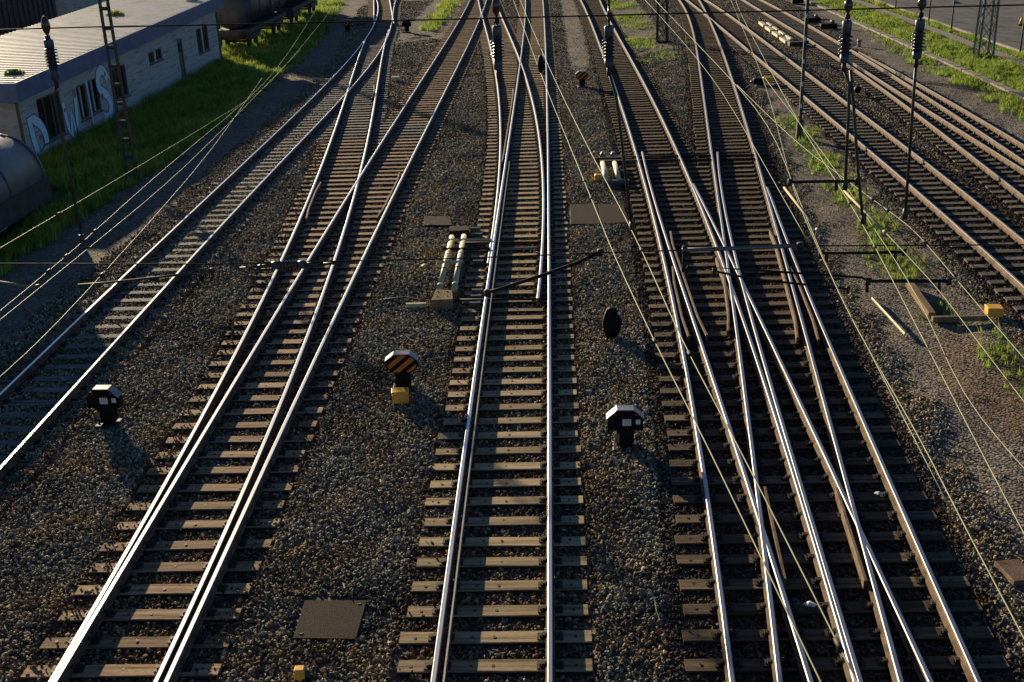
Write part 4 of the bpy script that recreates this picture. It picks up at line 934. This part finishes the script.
# ------------------------------------------------------------------ overhead line: everything hangs near one upright plane
YC = 12.5
def rodthing(name, pts, r, label, cat, mt, group=None, n=8, Y=YC):
    ps = [PY(x, y, Y) for x, y in pts]; m = MB(); m.tube(ps, r, n); o = m.build(name, mt, None, ps[0]); o.location = ps[0]; return tag(o, label, cat, group)
rodthing('cross_span_wire', [(-30,31),(47,28),(300,23),(500,18),(700,13),(860,9),(1060,4)], .008, 'upper dark cross wire spanning the whole picture near the top', 'wire', M_dwire)
rodthing('cross_span_wire', [(-30,263.5),(212,264),(440,259),(600,253),(800,246),(1060,244.5)], .008, 'lower dark cross wire spanning the picture at mid height', 'wire', M_dwire)
def insul(m, M, n, r, pitch, z0, rc=.028):   # sheds along local z
    prof = [(rc, z0)]
    for k in range(n):
        z = z0+k*pitch; prof += [(rc, z+pitch*.15), (r, z+pitch*.30), (r*.96, z+pitch*.42), (rc, z+pitch*.85)]
    N = 20; vs = [M @ Vector((a*math.cos(6.2832*k/N), a*math.sin(6.2832*k/N), z)) for a, z in prof for k in range(N)]
    m.smooth = True; m.add(vs, [(i*N+k, i*N+(k+1) % N, (i+1)*N+(k+1) % N, (i+1)*N+k) for i in range(len(prof)-1) for k in range(N)]); m.smooth = False
def hanger(bulb, cap, sheds, cap2, rods, nsh, label):
    p0 = PY(*cap, YC); t = thing('insulated_hanger', p0, label, 'insulator', 'hangers of the cross span'); l = p0
    z = lambda px, y: PY(px, y, YC).z
    x0 = p0.x
    m = MB(); zt, zb = z(bulb[0], bulb[1]), z(bulb[0], bulb[2]); k = 9
    m.tube([(x0, YC, zt+(zb-zt)*q) for q in np.linspace(0, 1, k)], [.012+.036*math.sin(math.pi*min(q*1.15,1))**.8 for q in np.linspace(0, 1, k)], 14); m.tube([(x0, YC, zb), (x0, YC, p0.z+.05)], .013, 8); m.build('clamp_bulb', M_ins, t, l)
    for rr in (.5,): m = MB(); zq = (zb+p0.z)/2+.03; m.tube([(x0, YC, zq+.03), (x0, YC, zq-.02)], .028, 10); m.build('shackle', M_iron, t, l)
    zc0, zc1 = p0.z+.05, z(cap[0], sheds[0]); m = MB(); m.tube([(x0, YC, zc0), (x0, YC, zc0-.015), (x0, YC, zc1)], [.04, .052, .050], 12); m.build('cap', M_cap, t, l)
    zs0 = zc1; zs1 = z(cap[0], sheds[1]); m = MB(); insul(m, Matrix.Translation((x0, YC, zs1)), nsh, .078, (zs0-zs1)/nsh, 0, .045); m.build('sheds', M_ins, t, l)
    m = MB(); ze = z(cap2[0], cap2[1]); m.tube([(x0, YC, zs1), (x0, YC, ze+.01), (x0, YC, ze)], [.050, .048, .036], 12); m.build('cap', M_cap, t, l)
    m = MB(); m.tube([(x0, YC, ze), (x0, YC, ze-.09)], .026, 8); m.build('shackle', M_iron, t, l)
    for r in rods:
        ps = [PY(x, y, YC) for x, y in r]; ps[0] = Vector((x0, YC, ze-.06)) if len(r[0]) and r is rods[0] else ps[0]
        m = MB(); m.tube(ps, .017, 8); m.tube([ps[-1]+Vector((0,0,.10)), ps[-1]+Vector((0,0,-.02))], .03, 8); m.build('rod', M_rod, t, l)
    return t
hanger((45,16,38), (49,44), (48,67), (51,80), [[(51,82),(54,95),(68,165),(83,243)]], 6, 'leftmost hanging insulator with a long thin rod in front of the roof')
hanger((495,-4,19), (497,30), (39,58), (500,70), [[(499,70),(500,80)]], 6, 'hanging insulator at the top centre with only a short stub below')
hanger((606,-30,6), (609,30), (38,58), (613,67), [[(613,70),(616,95),(624,160),(632,230)]], 6, 'hanging insulator right of the centre over the crossover track')
hanger((848,-2,15), (847,25), (34,54), (849,63), [[(850,66),(849.5,85),(848,125),(845,188)],[(850.5,70),(853,97),(858,170),(863,222)]], 5, 'hanging insulator on the right with two diverging rods')
hanger((922,-4,13), (920,24), (31,51), (916,59), [[(916,62),(914,90),(905,217)]], 6, 'rightmost hanging insulator with one long thin rod')
c = PY(857, 91, YC); m = MB(); cyl_y(m, 0, 0, .035, -.02, .02, 12, .01, .01)
# horizontal insulated arm on the left
t = thing('ribbed_insulator', PY(272, 265, YC), 'large horizontal ribbed insulator with blue-grey caps above the left switch', 'insulator'); l = t.location
pa, pb = PY(272, 265.5, YC), PY(305, 264.5, YC); ax = (pb-pa).normalized(); Mr = Matrix.Translation(pa) @ ax.to_track_quat('Z', 'X').to_matrix().to_4x4(); Ln = (pb-pa).length
m = MB(); insul(m, Mr @ Matrix.Translation((0,0,Ln*.2)), 6, .062, Ln*.6/6, 0, .036); m.build('sheds', M_ins, t, l)
for a, b in ((0,.2),(.8,1)): m = MB(); m.tube([pa+(pb-pa)*a, pa+(pb-pa)*b], .05, 14); m.build('cap', M_cap, t, l)
m = MB(); m.tube([pb, PY(320, 264.2, YC)], .03, 8); m.tube([PY(320,264.2,YC), PY(345,262.5,YC)], .018, 8); m.tube([pa, PY(258,266.5,YC)], .022, 8); m.tube([PY(258,266.5,YC), PY(240,268,YC)], .012, 8); m.build('end_fitting', M_rod, t, l)
ARMS = []
for pts, r, mt, lb in (
   ([(78,285),(104,283),(160,277),(212,271)], (.014), M_mastd, 'thin registration arm over the shaded left track'),
   ([(-10,280.5),(38,287.5)], .016, M_wire, 'short thin arm at the left edge'),
   ([(487,292.5),(500,289),(540,276),(578,262.5),(600,252)], .022, M_dwire, 'dark registration arm slanting over the central track'),
   ([(682,250),(730,248.5),(800,245.5)], .026, M_alu, 'grey box-like registration arm over the crossover'),
   ([(684,249),(683.5,260),(682,272),(688,266),(752,270),(862,277.5),(868,281)], .014, M_dwire, 'dark bent arm below the grey crossover arm'),
   ([(714,271),(752,279),(848,289)], .014, M_dwire, 'lowest dark arm crossing the crossover rails'),
   ([(868,281),(900,281),(949,281)], .022, M_dwire, 'dark bar ending in two knobs above the weeds'),
   ([(821,253),(862,253),(904,252)], .018, M_dwire, 'dark bar just above the one over the weeds'),
   ([(790,182),(820,181.5),(857,181)], .018, M_dwire, 'short dark bar by the post at the start of the weeds')):
    o = rodthing('registration_arm', pts, r, lb, 'registration arm', mt, 'registration arms'); ARMS.append(o)
    ends = [PY(*pts[-1], YC)] + ([PY(pts[0][0], pts[0][1], YC)] if mt is M_dwire else [])
    for e in ends:
        m = MB(); m.tube([e+Vector((0,0,.035)), e+Vector((0,0,-.045))], r*1.5, 8); q = m.build('clamp', M_iron, o, e); q.location = e-o.location
for pts, ai in (([(939,279),(939,293)], 6), ([(867,281),(867,292)], 6), ([(895,252),(895,262)], 7), ([(826,253),(826,262)], 7), ([(836,181),(836,190)], 8)):
    ps = [PY(x, y, YC) for x, y in pts]; m = MB(); m.tube(ps, .022, 8); q = m.build('knob', M_iron, ARMS[ai], ps[0]); q.location = ps[0]-ARMS[ai].location
for pts, lb in (([(866,180),(866,255),(866,281)], 'thin dark drop wire left over the weeds'), ([(878,200),(905,240),(939,281)], 'thin dark drop wire slanting to the right knob')):
    rodthing('drop_wire', pts, .004, lb, 'wire', M_dwire, 'thin drop wires')
# black bag-like weight seen against the far centre track
p0 = PY(541, 64, YC*1.6); t = thing('hanging_weight', p0, 'small black oval weight hanging over the far central track', 'weight'); m = MB()
m.tube([(0,0,.17),(0,0,.12),(0,0,0),(0,0,-.10),(0,0,-.15)], [.01,.045,.065,.055,.02], 12); m.build('body', M_black, t); m = MB(); m.tube([(0,0,.15),(-.02,0,.5)], .006, 5); m.build('hook', M_dwire, t)

# longitudinal wires at their real heights
def smooth(ps, k=4):                  # gentle corners
    out = []
    for i in range(len(ps)-1):
        a, b = ps[i], ps[i+1]
        out += [a, a.lerp(b, .33), a.lerp(b, .67)]
    out.append(ps[-1]); o = list(out)
    for _ in range(3):
        q = list(o)
        for i in range(1, len(o)-1): q[i] = (o[i-1]+o[i]*2+o[i+1])/4
        o = q
    return o
WIRES = []
def wire(pts, z, r, label, mt=None):
    ps = [P(x, y, z) for x, y in pts]
    d = (ps[-1]-ps[-2]).normalized(); ps.append(ps[-1]+d*3.0); ps = smooth(ps)
    m = MB(); m.tube(ps, r, 6); o = m.build('contact_wire', mt or M_wire, None, ps[0]); o.location = ps[0]; WIRES.append((o, ps)); return tag(o, label, 'wire', 'overhead wires')
WZ = 5.9
WW = [
 ([(352,-20),(340,0),(270,85),(256,95),(132,171),(0,248)], 'leftmost pale wire crossing the grass in front of the building'),
 ([(330,-12),(321.5,0),(286,59),(252,98),(160,171),(83,243),(0,311)], 'second pale wire passing the foot of the leftmost hanging rod'),
 ([(300,50),(252,100),(182,171),(120,223),(0,320)], 'third pale wire along the brown edge of the footpath'),
 ([(262,78),(236,116),(196,171),(95,283),(39,342),(0,377)], 'pale wire between the footpath and the shaded left track'),
 ([(508,-14),(513.5,0),(545,86),(572.5,152),(602.5,226),(614,255),(654.5,342),(697,424.5),(739.5,512),(780,597),(821,682)], 'left pale wire running down over the centre to the bottom'),
 ([(515,-14),(520,0),(557,87),(600,170),(607,182.5),(645,255),(682,342),(727,424.5),(767,502),(815,597),(858,684)], 'right pale wire running down over the crossover to the bottom'),
 ([(655,0),(694.5,41),(731,79),(772,126),(795,190),(815,238),(839,294),(864,342),(923,442),(957,512),(1023,636)], 'pale wire from the dark mast down along the dirt strip'),
 ([(645,0),(672,29),(716,80),(751,141),(772,178)], 'thin pale wire ending above the right crossover rail'),
 ([(731,0),(734,8),(763,75),(778,128),(788,170),(796.5,199),(820,254),(864,340)], 'thin wire dropping from the top past the lantern'),
 ([(736,0),(738,9),(778,85),(799,123),(829,170),(861,221),(879,254),(924,340),(970,430),(1023,531)], 'long pale wire along the left side of the weeds'),
 ([(765,78),(784,104),(826,155),(865,215),(897,262),(928,314),(963,400),(1023,467)], 'pale wire through the middle of the weeds'),
 ([(737,85),(784,131),(809,152),(833,170),(876,202),(912,227),(936,255),(991,320),(1023,357)], 'rightmost pale wire passing the yellow box'),
 ([(884,231),(908,256),(943,294),(978,342),(1023,400)], 'pale wire between the weeds and the yellow box'),
]
for pts, lb in WW: wire(pts, WZ, .0055 if len(pts) > 9 else .0036 if pts[-1][0] < 5 else .0046, lb)
for (a, b, lb, mt) in (((784,187.5),(816.5,229),'thick pale insulated rod over the right ballast edge', M_straw), ((844,191),(884,231),'thick pale insulated rod over the weeds', M_straw)):
    m = MB(); m.tube([P(a[0], a[1], WZ), P(b[0], b[1], WZ)], .014, 8); m.tube([P(b[0], b[1], WZ), P(b[0]+1.5, b[1]+2, WZ)], .019, 8); tag(m.build('insulating_rod', mt), lb, 'insulating rod')
KN = [(60,214),(95,231),(68,256),(50,271),(122,274),(584,181),(591,198),(643,250),(654,341),(687,354),(872,199),(888,210),(850,203),(875,247),(926,243),(840,645)]
for x, y in KN:
    c = P(x, y, WZ); best = None
    for o, ps in WIRES:
        for a, b in zip(ps, ps[1:]):
            k = max(0, min(1, (c-a).dot(b-a)/(b-a).length_squared)); q = a.lerp(b, k)
            if best is None or (q-c).length < best[0]: best = ((q-c).length, o, q, (b-a).normalized())
    _, o, q, d = best
    m = MB(); m.tube([q-d*.05, q+d*.05], .016, 8); m.tube([q, q+Vector((0,0,-.05))], .008, 6); e = m.build('clamp', M_iron, o, q); e.location = q-o.location
